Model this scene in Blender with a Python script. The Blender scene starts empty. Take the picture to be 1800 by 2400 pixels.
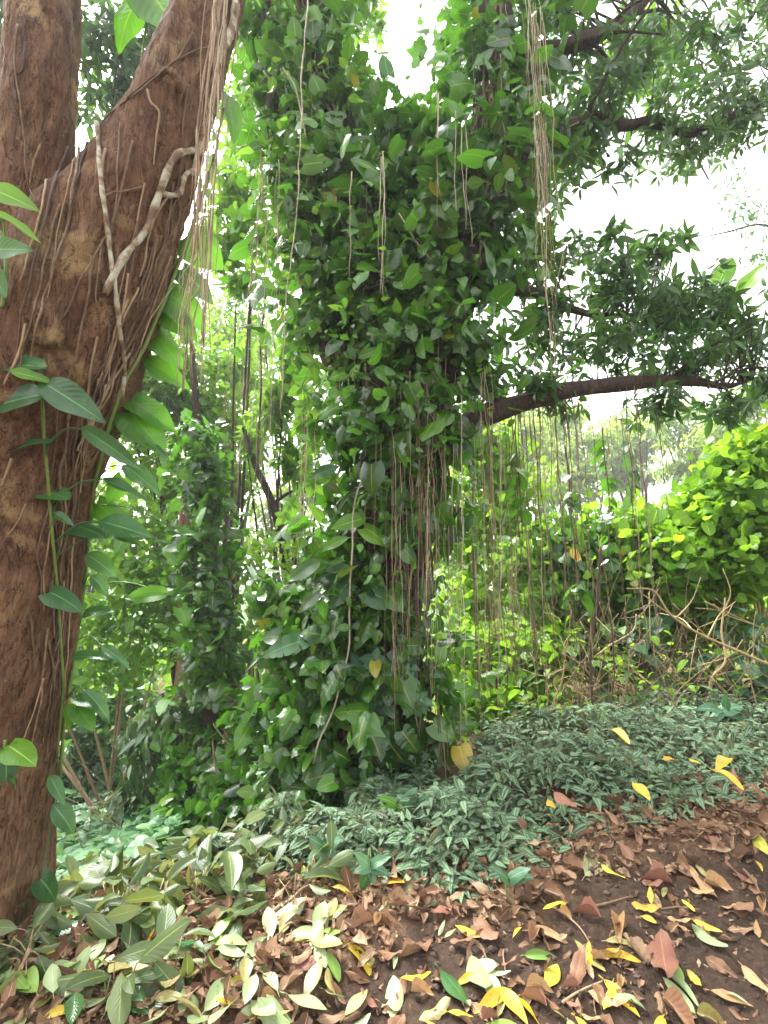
import bpy, math, random
import numpy as np
from mathutils import Vector, noise
from mathutils.bvhtree import BVHTree

random.seed(11)
rng = np.random.default_rng(11)
scene = bpy.context.scene
COL = scene.collection

# ------------------------------------------------------------------ camera
CAM = np.array([0.0, 0.0, 1.5])
PITCH = math.radians(11.0)
F = 1200.0                                   # focal length in pixels of the 1800x2400 photograph
cam_data = bpy.data.cameras.new("camera")
cam_data.sensor_fit = 'VERTICAL'
cam_data.sensor_height = 24.0
cam_data.lens = 24.0 * F / 2400.0
cam_data.clip_start = 0.05
cam_data.clip_end = 600.0
cam = bpy.data.objects.new("camera", cam_data)
COL.objects.link(cam)
cam.location = CAM
cam.rotation_euler = (math.radians(90) + PITCH, 0, 0)
scene.camera = cam

# ------------------------------------------------------------------ light
SUN_EL, SUN_AZ = math.radians(56), math.radians(-48)      # azimuth measured from +Y towards +X
world = bpy.data.worlds.new("World")
scene.world = world
world.use_nodes = True
wn, wl = world.node_tree.nodes, world.node_tree.links
wn.clear()
w_out = wn.new("ShaderNodeOutputWorld")
w_bg = wn.new("ShaderNodeBackground")
w_sky = wn.new("ShaderNodeTexSky")
w_sky.sky_type = 'NISHITA'
w_sky.sun_disc = False
w_sky.sun_elevation = SUN_EL
w_sky.sun_rotation = SUN_AZ
w_sky.air_density = 1.0
w_sky.dust_density = 4.0
w_hsv = wn.new("ShaderNodeHueSaturation")
w_hsv.inputs['Saturation'].default_value = 0.02           # a closed bright overcast
w_hsv.inputs['Value'].default_value = 1.25
w_bg.inputs['Strength'].default_value = 0.14
wl.new(w_sky.outputs[0], w_hsv.inputs['Color'])
wl.new(w_hsv.outputs[0], w_bg.inputs['Color'])
wl.new(w_bg.outputs[0], w_out.inputs['Surface'])

sun_data = bpy.data.lights.new("sun", 'SUN')
sun_data.energy = 2.7
sun_data.angle = math.radians(30)
sun_data.color = (1.0, 0.98, 0.93)
sun = bpy.data.objects.new("sun", sun_data)
COL.objects.link(sun)
_sd = Vector((math.sin(SUN_AZ) * math.cos(SUN_EL), math.cos(SUN_AZ) * math.cos(SUN_EL), math.sin(SUN_EL)))
sun.rotation_euler = _sd.to_track_quat('Z', 'Y').to_euler()
sun.location = _sd * 60

scene.view_settings.view_transform = 'Standard'
scene.view_settings.look = 'None'
scene.view_settings.gamma = 1.0
scene.view_settings.exposure = 2.3
scene.cycles.max_bounces = 10
scene.cycles.diffuse_bounces = 4
scene.cycles.glossy_bounces = 2
scene.cycles.transmission_bounces = 6
scene.cycles.caustics_reflective = False
scene.cycles.caustics_refractive = False

# ------------------------------------------------------------------ projection helpers
CP, SP = math.cos(PITCH), math.sin(PITCH)


def ray(px, py):
    cx, cy = (px - 900.0) / F, (1200.0 - py) / F
    return np.array([cx, CP - cy * SP, SP + cy * CP])


def at(px, py, d):
    return CAM + ray(px, py) * d


def proj(P):
    v = np.asarray(P, float) - CAM
    zc = v[..., 1] * CP + v[..., 2] * SP
    yc = -v[..., 1] * SP + v[..., 2] * CP
    return 900 + F * v[..., 0] / zc, 1200 - F * yc / zc, zc


def unit(a):
    a = np.asarray(a, float)
    return a / np.maximum(np.linalg.norm(a, axis=-1, keepdims=True), 1e-9)


# ------------------------------------------------------------------ terrain
_cp = np.array([
    (-1.6, 2.7, .0), (0, 2.2, .0), (1.4, 2.2, .05), (-1.2, 1.8, 0), (0, 3.0, .06), (1.2, 3.0, .18), (2.4, 3.0, .26),
    (3.4, 4.8, .38), (1.5, 4.8, .30), (.7, 4.5, .12), (-.45, 3.9, -.05), (-.4, 5.2, -.12), (-1.5, 4.6, -.55),
    (-2.6, 4.6, -.8), (-4.4, 8.8, -1.6), (-2, 8, -1.3), (0, 8, -.3), (3, 8, .35), (6, 6, .5), (6, 12, .5), (0, 14, -.6),
    (-6, 14, -1.0), (-8, 3, -.5), (0, 0, 0), (3, 0, .08), (-3, 0, 0), (-2.6, 2.2, -.05), (3.2, 2, .12), (-30, 30, 0), (0, 40, 1), (30, 40, 2),
    (30, 0, .6), (-30, 0, 0), (0, -25, 0), (-40, 80, 2), (0, 80, 3), (40, 80, 5), (-1.0, 3.5, -.05)])


def _phi(r):
    return r


_A = _phi(np.linalg.norm(_cp[:, None, :2] - _cp[None, :, :2], axis=2)) + np.eye(len(_cp)) * 0.25
_W = np.linalg.solve(_A, _cp[:, 2])


def height(x, y):
    x = np.asarray(x, float)
    y = np.asarray(y, float)
    s = np.zeros(np.broadcast(x, y).shape)
    for i in range(len(_cp)):
        s = s + _W[i] * np.sqrt((x - _cp[i, 0]) ** 2 + (y - _cp[i, 1]) ** 2 + 0.05)
    return s


def ground_at(px, py, tmax=60):
    r = ray(px, py)
    lo, t = 0.5, 0.5
    while t < tmax:
        p = CAM + r * t
        if p[2] < height(p[0], p[1]):
            break
        lo = t
        t += 0.04
    hi = t
    for _ in range(14):
        m = (lo + hi) / 2
        p = CAM + r * m
        if p[2] < height(p[0], p[1]):
            hi = m
        else:
            lo = m
    return CAM + r * hi


def edge_fn(pix):
    w = np.array([ground_at(*p) for p in pix])
    o = np.argsort(w[:, 0])
    return w[o, 0], w[o, 1]


COVER_LO = edge_fn([(600, 2030), (750, 2050), (900, 2040), (1085, 2094), (1280, 2007), (1410, 1942), (1570, 1925), (1800, 1866)])
SOIL_HI = edge_fn([(520, 2400), (700, 2300), (900, 2205), (1010, 2135), (1150, 2140), (1330, 2080), (1430, 2010), (1560, 1970), (1700, 1985), (1800, 1970)])


def y_cover(x):
    return np.interp(x, *COVER_LO)


def y_soil(x):
    return np.interp(x, *SOIL_HI)


# ------------------------------------------------------------------ mesh accumulator
class Geo:
    def __init__(self):
        self.v, self.f, self.uv, self.r, self.n = [], [], [], [], 0

    def add(self, V, Fq, UV=None, R=0.5):
        V = np.asarray(V, float)
        Fq = np.asarray(Fq, int)
        self.v.append(V)
        self.f.append(Fq + self.n)
        self.n += len(V)
        self.uv.append(np.zeros((len(V), 2)) if UV is None else UV)
        self.r.append(np.full(len(V), R) if np.isscalar(R) else np.asarray(R, float))
        return self

    def build(self, name, mat, parent=None, origin=None, smooth=True):
        V = np.concatenate(self.v)
        Fq = np.concatenate(self.f)
        UV = np.concatenate(self.uv)
        R = np.concatenate(self.r)
        loc = np.zeros(3)
        if parent is not None:
            org = np.array(parent['_o'])
            if parent.type != 'EMPTY':
                loc = np.zeros(3)
        else:
            org = V.mean(0) if origin is None else np.asarray(origin, float)
            loc = org
        V = V - org
        me = bpy.data.meshes.new(name)
        me.vertices.add(len(V))
        me.vertices.foreach_set('co', V.astype(np.float32).ravel())
        me.loops.add(Fq.size)
        me.loops.foreach_set('vertex_index', Fq.astype(np.int32).ravel())
        me.polygons.add(len(Fq))
        me.polygons.foreach_set('loop_start', (np.arange(len(Fq)) * 4).astype(np.int32))
        me.polygons.foreach_set('loop_total', np.full(len(Fq), 4, np.int32))
        me.polygons.foreach_set('use_smooth', np.full(len(Fq), smooth))
        uvl = me.uv_layers.new(name='UVMap')
        uvl.data.foreach_set('uv', UV[Fq.ravel()].astype(np.float32).ravel())
        a = me.attributes.new('rnd', 'FLOAT', 'POINT')
        a.data.foreach_set('value', R.astype(np.float32))
        me.update()
        me.validate()
        me.materials.append(mat)
        o = bpy.data.objects.new(name, me)
        COL.objects.link(o)
        o.location = loc
        if parent is not None:
            o.parent = parent
        o['_o'] = [float(c) for c in org]
        return o


def tag(o, label=None, cat=None, group=None, kind=None):
    if label:
        o['label'] = label
    if cat:
        o['category'] = cat
    if group:
        o['group'] = group
    if kind:
        o['kind'] = kind
    return o


def thing(name, loc, label, cat, group=None):
    o = bpy.data.objects.new(name, None)
    o.empty_display_size = 0.1
    COL.objects.link(o)
    o.location = loc
    o['_o'] = [float(c) for c in loc]
    return tag(o, label, cat, group)


# ------------------------------------------------------------------ tubes
def catmull(P, n):
    P = np.asarray(P, float)
    if len(P) < 3:
        t = np.linspace(0, 1, n)[:, None]
        return P[0] * (1 - t) + P[-1] * t
    Q = np.vstack([2 * P[0] - P[1], P, 2 * P[-1] - P[-2]])
    m = len(P) - 1
    out = []
    for u in np.linspace(0, m - 1e-6, n):
        i = int(u)
        t = u - i
        a, b, c, d = Q[i], Q[i + 1], Q[i + 2], Q[i + 3]
        out.append(.5 * ((2 * b) + (c - a) * t + (2 * a - 5 * b + 4 * c - d) * t * t + (3 * b - a - 3 * c + d) * t ** 3))
    return np.array(out)


def tube(g, path, rad, seg=6, R=0.5, squash=1.0):
    path = np.asarray(path, float)
    n = len(path)
    rad = np.full(n, rad) if np.isscalar(rad) else np.asarray(rad, float)
    T = unit(np.gradient(path, axis=0))
    ref = np.array([0.31, 0.17, 0.93]) if abs(T[0][2]) < .9 else np.array([0.95, .2, .1])
    X = unit(np.cross(ref, T[0]))
    Xs = []
    for i in range(n):
        X = X - T[i] * np.dot(X, T[i])
        X = X / max(np.linalg.norm(X), 1e-9)
        Xs.append(X)
    Xs = np.array(Xs)
    Ys = np.cross(T, Xs)
    a = np.arange(seg) / seg * 2 * math.pi
    ring = np.cos(a)[None, :, None] * Xs[:, None] + np.sin(a)[None, :, None] * Ys[:, None] * squash
    V = path[:, None] + ring * rad[:, None, None]
    V = V.reshape(-1, 3)
    i = np.arange(n - 1)[:, None] * seg
    j = np.arange(seg)[None, :]
    k = (j + 1) % seg
    Fq = np.stack([i + j, i + k, i + seg + k, i + seg + j], -1).reshape(-1, 4)
    base = len(V)
    V = np.vstack([V, path[:1], path[-1:]])
    caps = []
    for q in range(0, seg, 2):
        caps.append((base, (q + 2) % seg, (q + 1) % seg, q))
        e = (n - 1) * seg
        caps.append((base + 1, e + q, e + (q + 1) % seg, e + (q + 2) % seg))
    uv = np.zeros((len(V), 2))
    L = np.concatenate([[0], np.cumsum(np.linalg.norm(np.diff(path, axis=0), axis=1))])
    uv[:base, 0] = np.tile(np.arange(seg) / seg, n)
    uv[:base, 1] = np.repeat(L, seg)
    g.add(V, np.vstack([Fq, np.array(caps)]), uv, R)


def wobble(path, amp, freq, seed=0.0):
    out = np.array(path, float)
    for i, p in enumerate(out):
        v = noise.noise_vector(Vector((p[2] * freq + seed * 7.3, seed * 3.1, p[0] * freq * .3)))
        out[i] += np.array([v.x, v.y, v.z * .3]) * amp
    return out


# ------------------------------------------------------------------ leaves
def template(ws, ts=None, across=2, fold=.12, droop=.2, lobe=0.0, wave=0.0, wfreq=9.0, seed=0, curl=0.0, jag=0.0):
    ws = np.asarray(ws, float)
    n = len(ws)
    ts = np.linspace(0, 1, n) if ts is None else np.asarray(ts, float)
    c = np.linspace(-1, 1, across + 1)
    C, T = np.meshgrid(c, ts)
    W = np.repeat(ws[:, None], across + 1, 1)
    r = np.random.default_rng(seed)
    if jag:
        W = W * (1 + jag * r.normal(0, 1, W.shape) * np.abs(C))
    X = C * W
    Y = T - lobe * np.abs(C) ** 1.5 * np.maximum(0, 1 - T * 2.2) ** 1.2
    Z = fold * np.abs(X) - droop * T ** 2 + wave * np.sin(T * wfreq + np.sign(C) * 1.3 + seed) * np.abs(C)
    Z = Z - curl * (X ** 2) * 4
    V = np.stack([X, Y, Z], -1).reshape(-1, 3)
    UV = np.stack([C * .5 + .5, T], -1).reshape(-1, 2)
    m = across + 1
    i = np.arange(n - 1)[:, None] * m
    j = np.arange(across)[None, :]
    Fq = np.stack([i + j, i + j + 1, i + m + j + 1, i + m + j], -1).reshape(-1, 4)
    return V, Fq, UV


def prof(kind, n):
    t = np.linspace(0, 1, n)
    if kind == 'lance':
        w = .16 * np.sin(np.pi * t ** .85) ** .8
    elif kind == 'ovate':
        w = .33 * np.sin(np.pi * t ** .72) ** .85
    elif kind == 'heart':
        w = .46 * np.sin(np.pi * (t * .9 + .1) ** .68) ** .75
    elif kind == 'round':
        w = .55 * np.sin(np.pi * (t * .88 + .12) ** .8) ** .6
    elif kind == 'obov':
        w = .21 * np.sin(np.pi * t ** 1.15) ** .7
    elif kind == 'trad':
        w = .2 * np.sin(np.pi * t ** .6) ** .95
    w = np.maximum(w, .006)
    if kind in ('heart', 'round', 'ovate'):
        w[-1] = .006
    return w


def split_leaf(k=6, seed=0):
    """A mature climber's leaf: rounded outline cut by slits between the side veins."""
    ts, ws = [0.0], [.2]
    full = lambda t: .46 * math.sin(math.pi * (t * .9 + .1) ** .7) ** .7
    r = np.random.default_rng(seed)
    for q in range(k):
        a, b = (q + .06) / k, (q + .9) / k
        ts += [a + .01, (a + b) / 2, b, b + .05 / k]
        ws += [full(a) * .95, full((a + b) / 2), full(b) * .93, full(b) * (.45 + .4 * r.random())]
    ts.append(1.0)
    ws.append(.02)
    return template(ws, ts, across=4, fold=.1, droop=.3, lobe=.14, wave=.012, wfreq=20, seed=seed)


T_LANCE = [template(prof('lance', 6), droop=d, fold=.25, seed=i) for i, d in enumerate((.15, .35, .55))]
T_LANCE_FAR = [template(prof('lance', 4), droop=d, fold=.2) for d in (.2, .45)]
T_OVATE = [template(prof('ovate', 6), droop=d, fold=.18, wave=.02, seed=i) for i, d in enumerate((.12, .3, .45))]
T_OVATE_FAR = [template(prof('ovate', 4), droop=d, fold=.15) for d in (.15, .4)]
T_HEART = [template(prof('heart', 8), across=4, droop=d, fold=.14, lobe=.16, wave=.025, wfreq=8 + i, seed=i, curl=.1 * i) for i, d in enumerate((.12, .3, .42, .25))]
for _i, _z in ((3, .32), (4, .2)):
    _V, _F, _U = template(prof('heart', 9), across=4, droop=.3, fold=.16, lobe=.1, wave=.05, wfreq=12, seed=_i, jag=_z, curl=.3)
    T_HEART.append((_V, _F, _U))
T_HEART.append(split_leaf(5, 9))
T_ROUND = [template(prof('round', 6), across=2, droop=d, fold=.12, lobe=.12, seed=i) for i, d in enumerate((.1, .3, .4))]
T_SPLIT = [split_leaf(6, i) for i in range(3)]
T_TRAD = [template(prof('trad', 6), across=2, droop=d, fold=.3, seed=i) for i, d in enumerate((.2, .4, .1))]
T_OBOV = [template(prof('obov', 8), across=4, droop=d, fold=.12, wave=.015, seed=i, curl=cu) for i, (d, cu) in enumerate(((.1, .5), (.3, -.6), (-.1, .9), (.2, 0)))]
T_CURL = [template(prof(k, 8), across=4, droop=d, fold=fo, wave=.07, wfreq=9, seed=i, jag=.08, curl=(-1) ** i * .8) for i, (k, d, fo) in enumerate((('lance', .2, .4), ('ovate', -.2, .25), ('obov', .25, -.2), ('lance', -.2, .3), ('trad', .15, .6), ('ovate', .25, -.3), ('lance', .05, .1), ('obov', -.1, .35)))]
H_POTHOS = [template(prof('heart', 14), across=6, droop=d, fold=.12, lobe=.15, wave=.022, wfreq=10 + i, seed=i, curl=.12) for i, d in enumerate((.12, .25, .35))]
H_LONG = [template(prof('ovate', 14), across=6, droop=d, fold=.16, lobe=.05, wave=.025, wfreq=9 + i, seed=i) for i, d in enumerate((.1, .2, .3))]
H_MANGO = [template(prof('lance', 12), across=4, droop=d, fold=fo, wave=.02, wfreq=8, seed=i, curl=cu) for i, (d, fo, cu) in enumerate(((.05, .2, 0), (-.14, .35, 1.), (.16, .1, -1.)))]
H_OBOV = [template(prof('obov', 12), across=6, droop=d, fold=fo, wave=.02, wfreq=7, seed=i, curl=cu) for i, (d, fo, cu) in enumerate(((.06, .1, .3), (-.15, .2, .5), (.2, .05, -.5)))]
H_DRY = [template(prof(k, 12), across=6, droop=d, fold=fo, wave=.05, wfreq=11, seed=i, curl=cu, jag=.06) for i, (k, d, fo, cu) in enumerate((('obov', -.2, .35, .8), ('ovate', .2, .3, -.8), ('lance', -.25, .5, 1.)))]


def inst(g, T, P, D, N, S, W=None, R=None):
    V, Fq, UV = T
    P = np.atleast_2d(P)
    n = len(P)
    if n == 0:
        return
    Y = unit(np.atleast_2d(D))
    X = unit(np.cross(Y, np.atleast_2d(N)))
    Z = np.cross(X, Y)
    S = np.broadcast_to(np.asarray(S, float), (n,))
    W = S if W is None else np.broadcast_to(np.asarray(W, float), (n,))
    R = rng.random(n) if R is None else np.broadcast_to(np.asarray(R, float), (n,))
    O = (P[:, None] + (V[None, :, 0:1] * W[:, None, None]) * X[:, None] + (V[None, :, 1:2] * S[:, None, None]) * Y[:, None]
         + (V[None, :, 2:3] * S[:, None, None]) * Z[:, None])
    nv = len(V)
    FF = (Fq[None] + (np.arange(n) * nv)[:, None, None]).reshape(-1, 4)
    g.add(O.reshape(-1, 3), FF, np.tile(UV, (n, 1)), np.repeat(R, nv))


def multi(g, Ts, P, D, N, S, R=None):
    P = np.atleast_2d(P)
    k = rng.integers(0, len(Ts), len(P))
    S = np.broadcast_to(S, (len(P),))
    for i, T in enumerate(Ts):
        m = k == i
        if m.any():
            inst(g, T, P[m], D[m], N[m], S[m], None, None if R is None else np.asarray(R)[m])


def rdir(n):
    return unit(rng.normal(0, 1, (n, 3)))


UP = np.array([0, 0, 1.0])


def ells(spec):
    """(px, py, depth, half-width px, half-height px, half-depth m) -> centre, radii"""
    out = []
    for px, py, d, rx, ry, rd in spec:
        out.append((at(px, py, d), np.array([rx / F * d, rd, ry / F * d])))
    return out


def clumps(spec, per_m3=None, n=None, shell=.4):
    """clump centres spread through a set of ellipsoids"""
    E = ells(spec)
    w = np.array([np.prod(e[1]) ** .75 for e in E])
    w = w / w.sum()
    cs = []
    for (c, r), q in zip(E, w):
        m = max(2, int(n * q))
        u = rdir(m) * (shell + (1 - shell) * rng.random((m, 1))) * (rng.random((m, 1)) ** .25)
        cs.append(c + u * r)
    return np.vstack(cs)


def leaf_cloud(g, C, k, sd, Ts, size, droop=.5, flat=.7, sv=.35):
    """k leaves scattered about every clump centre"""
    n = len(C) * k
    P = np.repeat(C, k, 0) + rng.normal(0, sd, (n, 3)) * np.array([1, 1, .7])
    D = rdir(n) * np.array([1, 1, .5]) - UP * droop * rng.random((n, 1)) * 1.3
    N = rdir(n) * (1 - flat) + UP * flat
    multi(g, Ts, P, D, N, size * np.exp(rng.normal(0, sv, n)))


def whorls(g, C, k, Ts, size, theta=1.2, droop=.35):
    n = len(C)
    ax = unit(rdir(n) + UP * .25)
    e1 = unit(np.cross(ax, rdir(n)))
    e2 = np.cross(ax, e1)
    ph = (np.arange(k) / k * 2 * math.pi)[None] + rng.random((n, k)) * .9
    th = theta + rng.normal(0, .3, (n, k))
    D = (ax[:, None] * np.cos(th)[..., None] + (e1[:, None] * np.cos(ph)[..., None] + e2[:, None] * np.sin(ph)[..., None]) * np.sin(th)[..., None])
    D = D - UP * droop * rng.random((n, k, 1)) * 1.5
    N = np.repeat(ax[:, None], k, 1) + rng.normal(0, .2, (n, k, 3)) + UP * .5
    P = C[:, None] + D * .015 - ax[:, None] * rng.random((n, k, 1)) * .05
    multi(g, Ts, P.reshape(-1, 3), D.reshape(-1, 3), N.reshape(-1, 3), size * np.exp(rng.normal(0, .25, n * k)))


def twigs_to(g, C, skel, r0=.012, every=1):
    """thin limbs from the nearest point of a skeleton to clump centres"""
    S = np.asarray(skel)[:, :3]
    for c in C[::every]:
        s = S[np.argmin(np.linalg.norm(S - c, axis=1))]
        L = np.linalg.norm(c - s)
        if L < .05:
            continue
        m = (s + c) / 2 + rng.normal(0, .1 * L, 3) + UP * .08 * L
        tube(g, catmull([s, m, c], 7), np.linspace(r0 * min(1.6, .5 + L), .003, 7), 4)


# ------------------------------------------------------------------ materials
def new_mat(name):
    m = bpy.data.materials.new(name)
    m.use_nodes = True
    nt = m.node_tree
    nt.nodes.clear()
    out = nt.nodes.new('ShaderNodeOutputMaterial')
    return m, nt, out


def rgba(c):
    return (c[0], c[1], c[2], 1.0)


def mixc(nt, fac, a, b, mode='MIX'):
    n = nt.nodes.new('ShaderNodeMix')
    n.data_type = 'RGBA'
    n.blend_type = mode
    for sock, v in ((n.inputs[0], fac), (n.inputs[6], a), (n.inputs[7], b)):
        if hasattr(v, 'is_linked') or isinstance(v, bpy.types.NodeSocket):
            nt.links.new(v, sock)
        elif isinstance(v, (int, float)):
            sock.default_value = v
        else:
            sock.default_value = rgba(v)
    return n.outputs[2]


def math_n(nt, op, a, b=0.0, c=None):
    n = nt.nodes.new('ShaderNodeMath')
    n.operation = op
    for i, v in enumerate((a, b, c)):
        if v is None:
            continue
        if isinstance(v, bpy.types.NodeSocket):
            nt.links.new(v, n.inputs[i])
        else:
            n.inputs[i].default_value = v
    return n.outputs[0]


def ramp(nt, fac, stops):
    n = nt.nodes.new('ShaderNodeValToRGB')
    cr = n.color_ramp
    while len(cr.elements) < len(stops):
        cr.elements.new(.5)
    for e, (p, c) in zip(cr.elements, stops):
        e.position = p
        e.color = rgba(c) if not np.isscalar(c) else (c, c, c, 1)
    nt.links.new(fac, n.inputs[0])
    return n.outputs[0]


def noise_n(nt, scale, detail=4, rough=.6, vec=None, dist=0.0):
    n = nt.nodes.new('ShaderNodeTexNoise')
    n.inputs['Scale'].default_value = scale
    n.inputs['Detail'].default_value = detail
    n.inputs['Roughness'].default_value = rough
    n.inputs['Distortion'].default_value = dist
    if vec is not None:
        nt.links.new(vec, n.inputs['Vector'])
    return n.outputs['Fac']


def leaf_mat(name, stops, trans=.35, tcol=None, rough=.38, rib=.5, ribcol=None, back=.25, stripe=False, veins=True, blotch=None, spec=.5, gain=1.0):
    m, nt, out = new_mat(name)
    L = nt.links
    at_ = nt.nodes.new('ShaderNodeAttribute')
    at_.attribute_name = 'rnd'
    col = ramp(nt, at_.outputs['Fac'], stops)
    uvn = nt.nodes.new('ShaderNodeUVMap')
    sep = nt.nodes.new('ShaderNodeSeparateXYZ')
    L.new(uvn.outputs[0], sep.inputs[0])
    ax = math_n(nt, 'ABSOLUTE', math_n(nt, 'SUBTRACT', sep.outputs[0], .5))       # 0 at midrib, .5 at edge
    geo = nt.nodes.new('ShaderNodeNewGeometry')
    tc = nt.nodes.new('ShaderNodeTexCoord')
    nz = noise_n(nt, 9.0, 3, .6, tc.outputs['Object'])
    col = mixc(nt, math_n(nt, 'MULTIPLY', nz, .35), col, tuple(c * .55 for c in stops[0][1]))
    if blotch:
        bz = noise_n(nt, 28.0, 4, .7, tc.outputs['Object'])
        bf = ramp(nt, bz, ((.52, 0.0), (.62, 1.0)))
        col = mixc(nt, math_n(nt, 'MULTIPLY', bf, blotch[1]), col, blotch[0])
    if stripe:
        d = math_n(nt, 'ABSOLUTE', math_n(nt, 'SUBTRACT', ax, .2))
        s = math_n(nt, 'SUBTRACT', 1.0, math_n(nt, 'DIVIDE', d, .12))
        s = math_n(nt, 'MAXIMUM', s, 0.0)
        s = math_n(nt, 'MINIMUM', math_n(nt, 'MULTIPLY', s, 1.8), 1.0)
        col = mixc(nt, math_n(nt, 'MULTIPLY', s, .52), col, (.36, .48, .35))
    if rib:
        r = ramp(nt, ax, ((.012, 1.0), (.03, 0.0)))
        rc = ribcol or tuple(min(1, c * 2.2 + .03) for c in stops[-1][1])
        col = mixc(nt, math_n(nt, 'MULTIPLY', r, rib), col, rc)
    # the under side of a leaf is paler and duller
    pale = mixc(nt, .5, col, tuple(c * .6 + .07 for c in stops[len(stops) // 2][1]))
    col = mixc(nt, math_n(nt, 'MULTIPLY', geo.outputs['Backfacing'], back * 2), col, pale)
    bsdf = nt.nodes.new('ShaderNodeBsdfPrincipled')
    L.new(col, bsdf.inputs['Base Color'])
    bsdf.inputs['Roughness'].default_value = rough
    bsdf.inputs['Specular IOR Level'].default_value = spec
    if veins:
        vv = math_n(nt, 'ADD', math_n(nt, 'MULTIPLY', sep.outputs[1], 58.0), math_n(nt, 'MULTIPLY', ax, -34.0))
        vw = math_n(nt, 'SINE', vv)
        bmp = nt.nodes.new('ShaderNodeBump')
        bmp.inputs['Strength'].default_value = .13
        bmp.inputs['Distance'].default_value = .004
        L.new(vw, bmp.inputs['Height'])
        L.new(bmp.outputs[0], bsdf.inputs['Normal'])
    tr = nt.nodes.new('ShaderNodeBsdfTranslucent')
    tc2 = mixc(nt, .5, col, tcol or tuple(min(1, c * s) for c, s in zip(stops[-1][1], (2.2, 1.9, .8))))
    L.new(tc2, tr.inputs['Color'])
    mx = nt.nodes.new('ShaderNodeMixShader')
    mx.inputs[0].default_value = trans
    L.new(bsdf.outputs[0], mx.inputs[1])
    L.new(tr.outputs[0], mx.inputs[2])
    L.new(mx.outputs[0], out.inputs['Surface'])
    return m


def bark_mat(name, stops, scale=3.0, stretch=.18, bump=.6, rough=.85, fine=1.0, patch=None):
    m, nt, out = new_mat(name)
    L = nt.links
    tc = nt.nodes.new('ShaderNodeTexCoord')
    mp = nt.nodes.new('ShaderNodeMapping')
    mp.inputs['Scale'].default_value = (1, 1, stretch)
    L.new(tc.outputs['Object'], mp.inputs['Vector'])
    n1 = noise_n(nt, scale * 2.2, 8, .68, mp.outputs[0], .6)
    n2 = noise_n(nt, scale * 14 * fine, 6, .7, mp.outputs[0], .3)
    n3 = noise_n(nt, scale * 60 * fine, 3, .7, tc.outputs['Object'])
    f = math_n(nt, 'ADD', math_n(nt, 'MULTIPLY', n1, .52), math_n(nt, 'MULTIPLY', n2, .48))
    col = ramp(nt, f, stops)
    if patch:
        p = noise_n(nt, patch[1], 5, .65, tc.outputs['Object'], .8)
        col = mixc(nt, ramp(nt, p, ((patch[2], 0.0), (patch[2] + .1, 1.0))), col, patch[0])
    col = mixc(nt, math_n(nt, 'MULTIPLY', ramp(nt, n3, ((.5, 0.0), (.75, 1.0))), .5), col, tuple(c * .3 for c in stops[0][1]))
    li = noise_n(nt, scale * 5, 6, .75, tc.outputs['Object'], .3)
    col = mixc(nt, math_n(nt, 'MULTIPLY', ramp(nt, li, ((.60, 0.0), (.68, 1.0))), .42), col, (.36, .33, .24))
    ck = noise_n(nt, scale * 7, 5, .6, mp.outputs[0], 1.2)
    ckf = ramp(nt, math_n(nt, 'ABSOLUTE', math_n(nt, 'SUBTRACT', ck, .5)), ((.0, 1.0), (.022, 0.0)))
    col = mixc(nt, math_n(nt, 'MULTIPLY', ckf, .75), col, tuple(c * .35 for c in stops[0][1]))
    b = nt.nodes.new('ShaderNodeBsdfPrincipled')
    b.inputs['Roughness'].default_value = rough
    b.inputs['Specular IOR Level'].default_value = .25
    L.new(col, b.inputs['Base Color'])
    bm = nt.nodes.new('ShaderNodeBump')
    bm.inputs['Strength'].default_value = bump
    bm.inputs['Distance'].default_value = .03
    h = math_n(nt, 'SUBTRACT', math_n(nt, 'ADD', n2, math_n(nt, 'MULTIPLY', n3, .35)), math_n(nt, 'MULTIPLY', ckf, .3))
    L.new(h, bm.inputs['Height'])
    L.new(bm.outputs[0], b.inputs['Normal'])
    L.new(b.outputs[0], out.inputs['Surface'])
    return m


def plain_mat(name, c1, c2, scale=20, rough=.75, bump=.3):
    m, nt, out = new_mat(name)
    L = nt.links
    tc = nt.nodes.new('ShaderNodeTexCoord')
    n1 = noise_n(nt, scale, 5, .65, tc.outputs['Object'])
    at_ = nt.nodes.new('ShaderNodeAttribute')
    at_.attribute_name = 'rnd'
    f = math_n(nt, 'ADD', math_n(nt, 'MULTIPLY', n1, .8), math_n(nt, 'MULTIPLY', math_n(nt, 'SUBTRACT', at_.outputs['Fac'], .4), .5))
    col = ramp(nt, f, ((.25, c1), (.7, c2)))
    b = nt.nodes.new('ShaderNodeBsdfPrincipled')
    b.inputs['Roughness'].default_value = rough
    b.inputs['Specular IOR Level'].default_value = .3
    L.new(col, b.inputs['Base Color'])
    bm = nt.nodes.new('ShaderNodeBump')
    bm.inputs['Strength'].default_value = bump
    bm.inputs['Distance'].default_value = .006
    L.new(n1, bm.inputs['Height'])
    L.new(bm.outputs[0], b.inputs['Normal'])
    L.new(b.outputs[0], out.inputs['Surface'])
    return m


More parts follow.
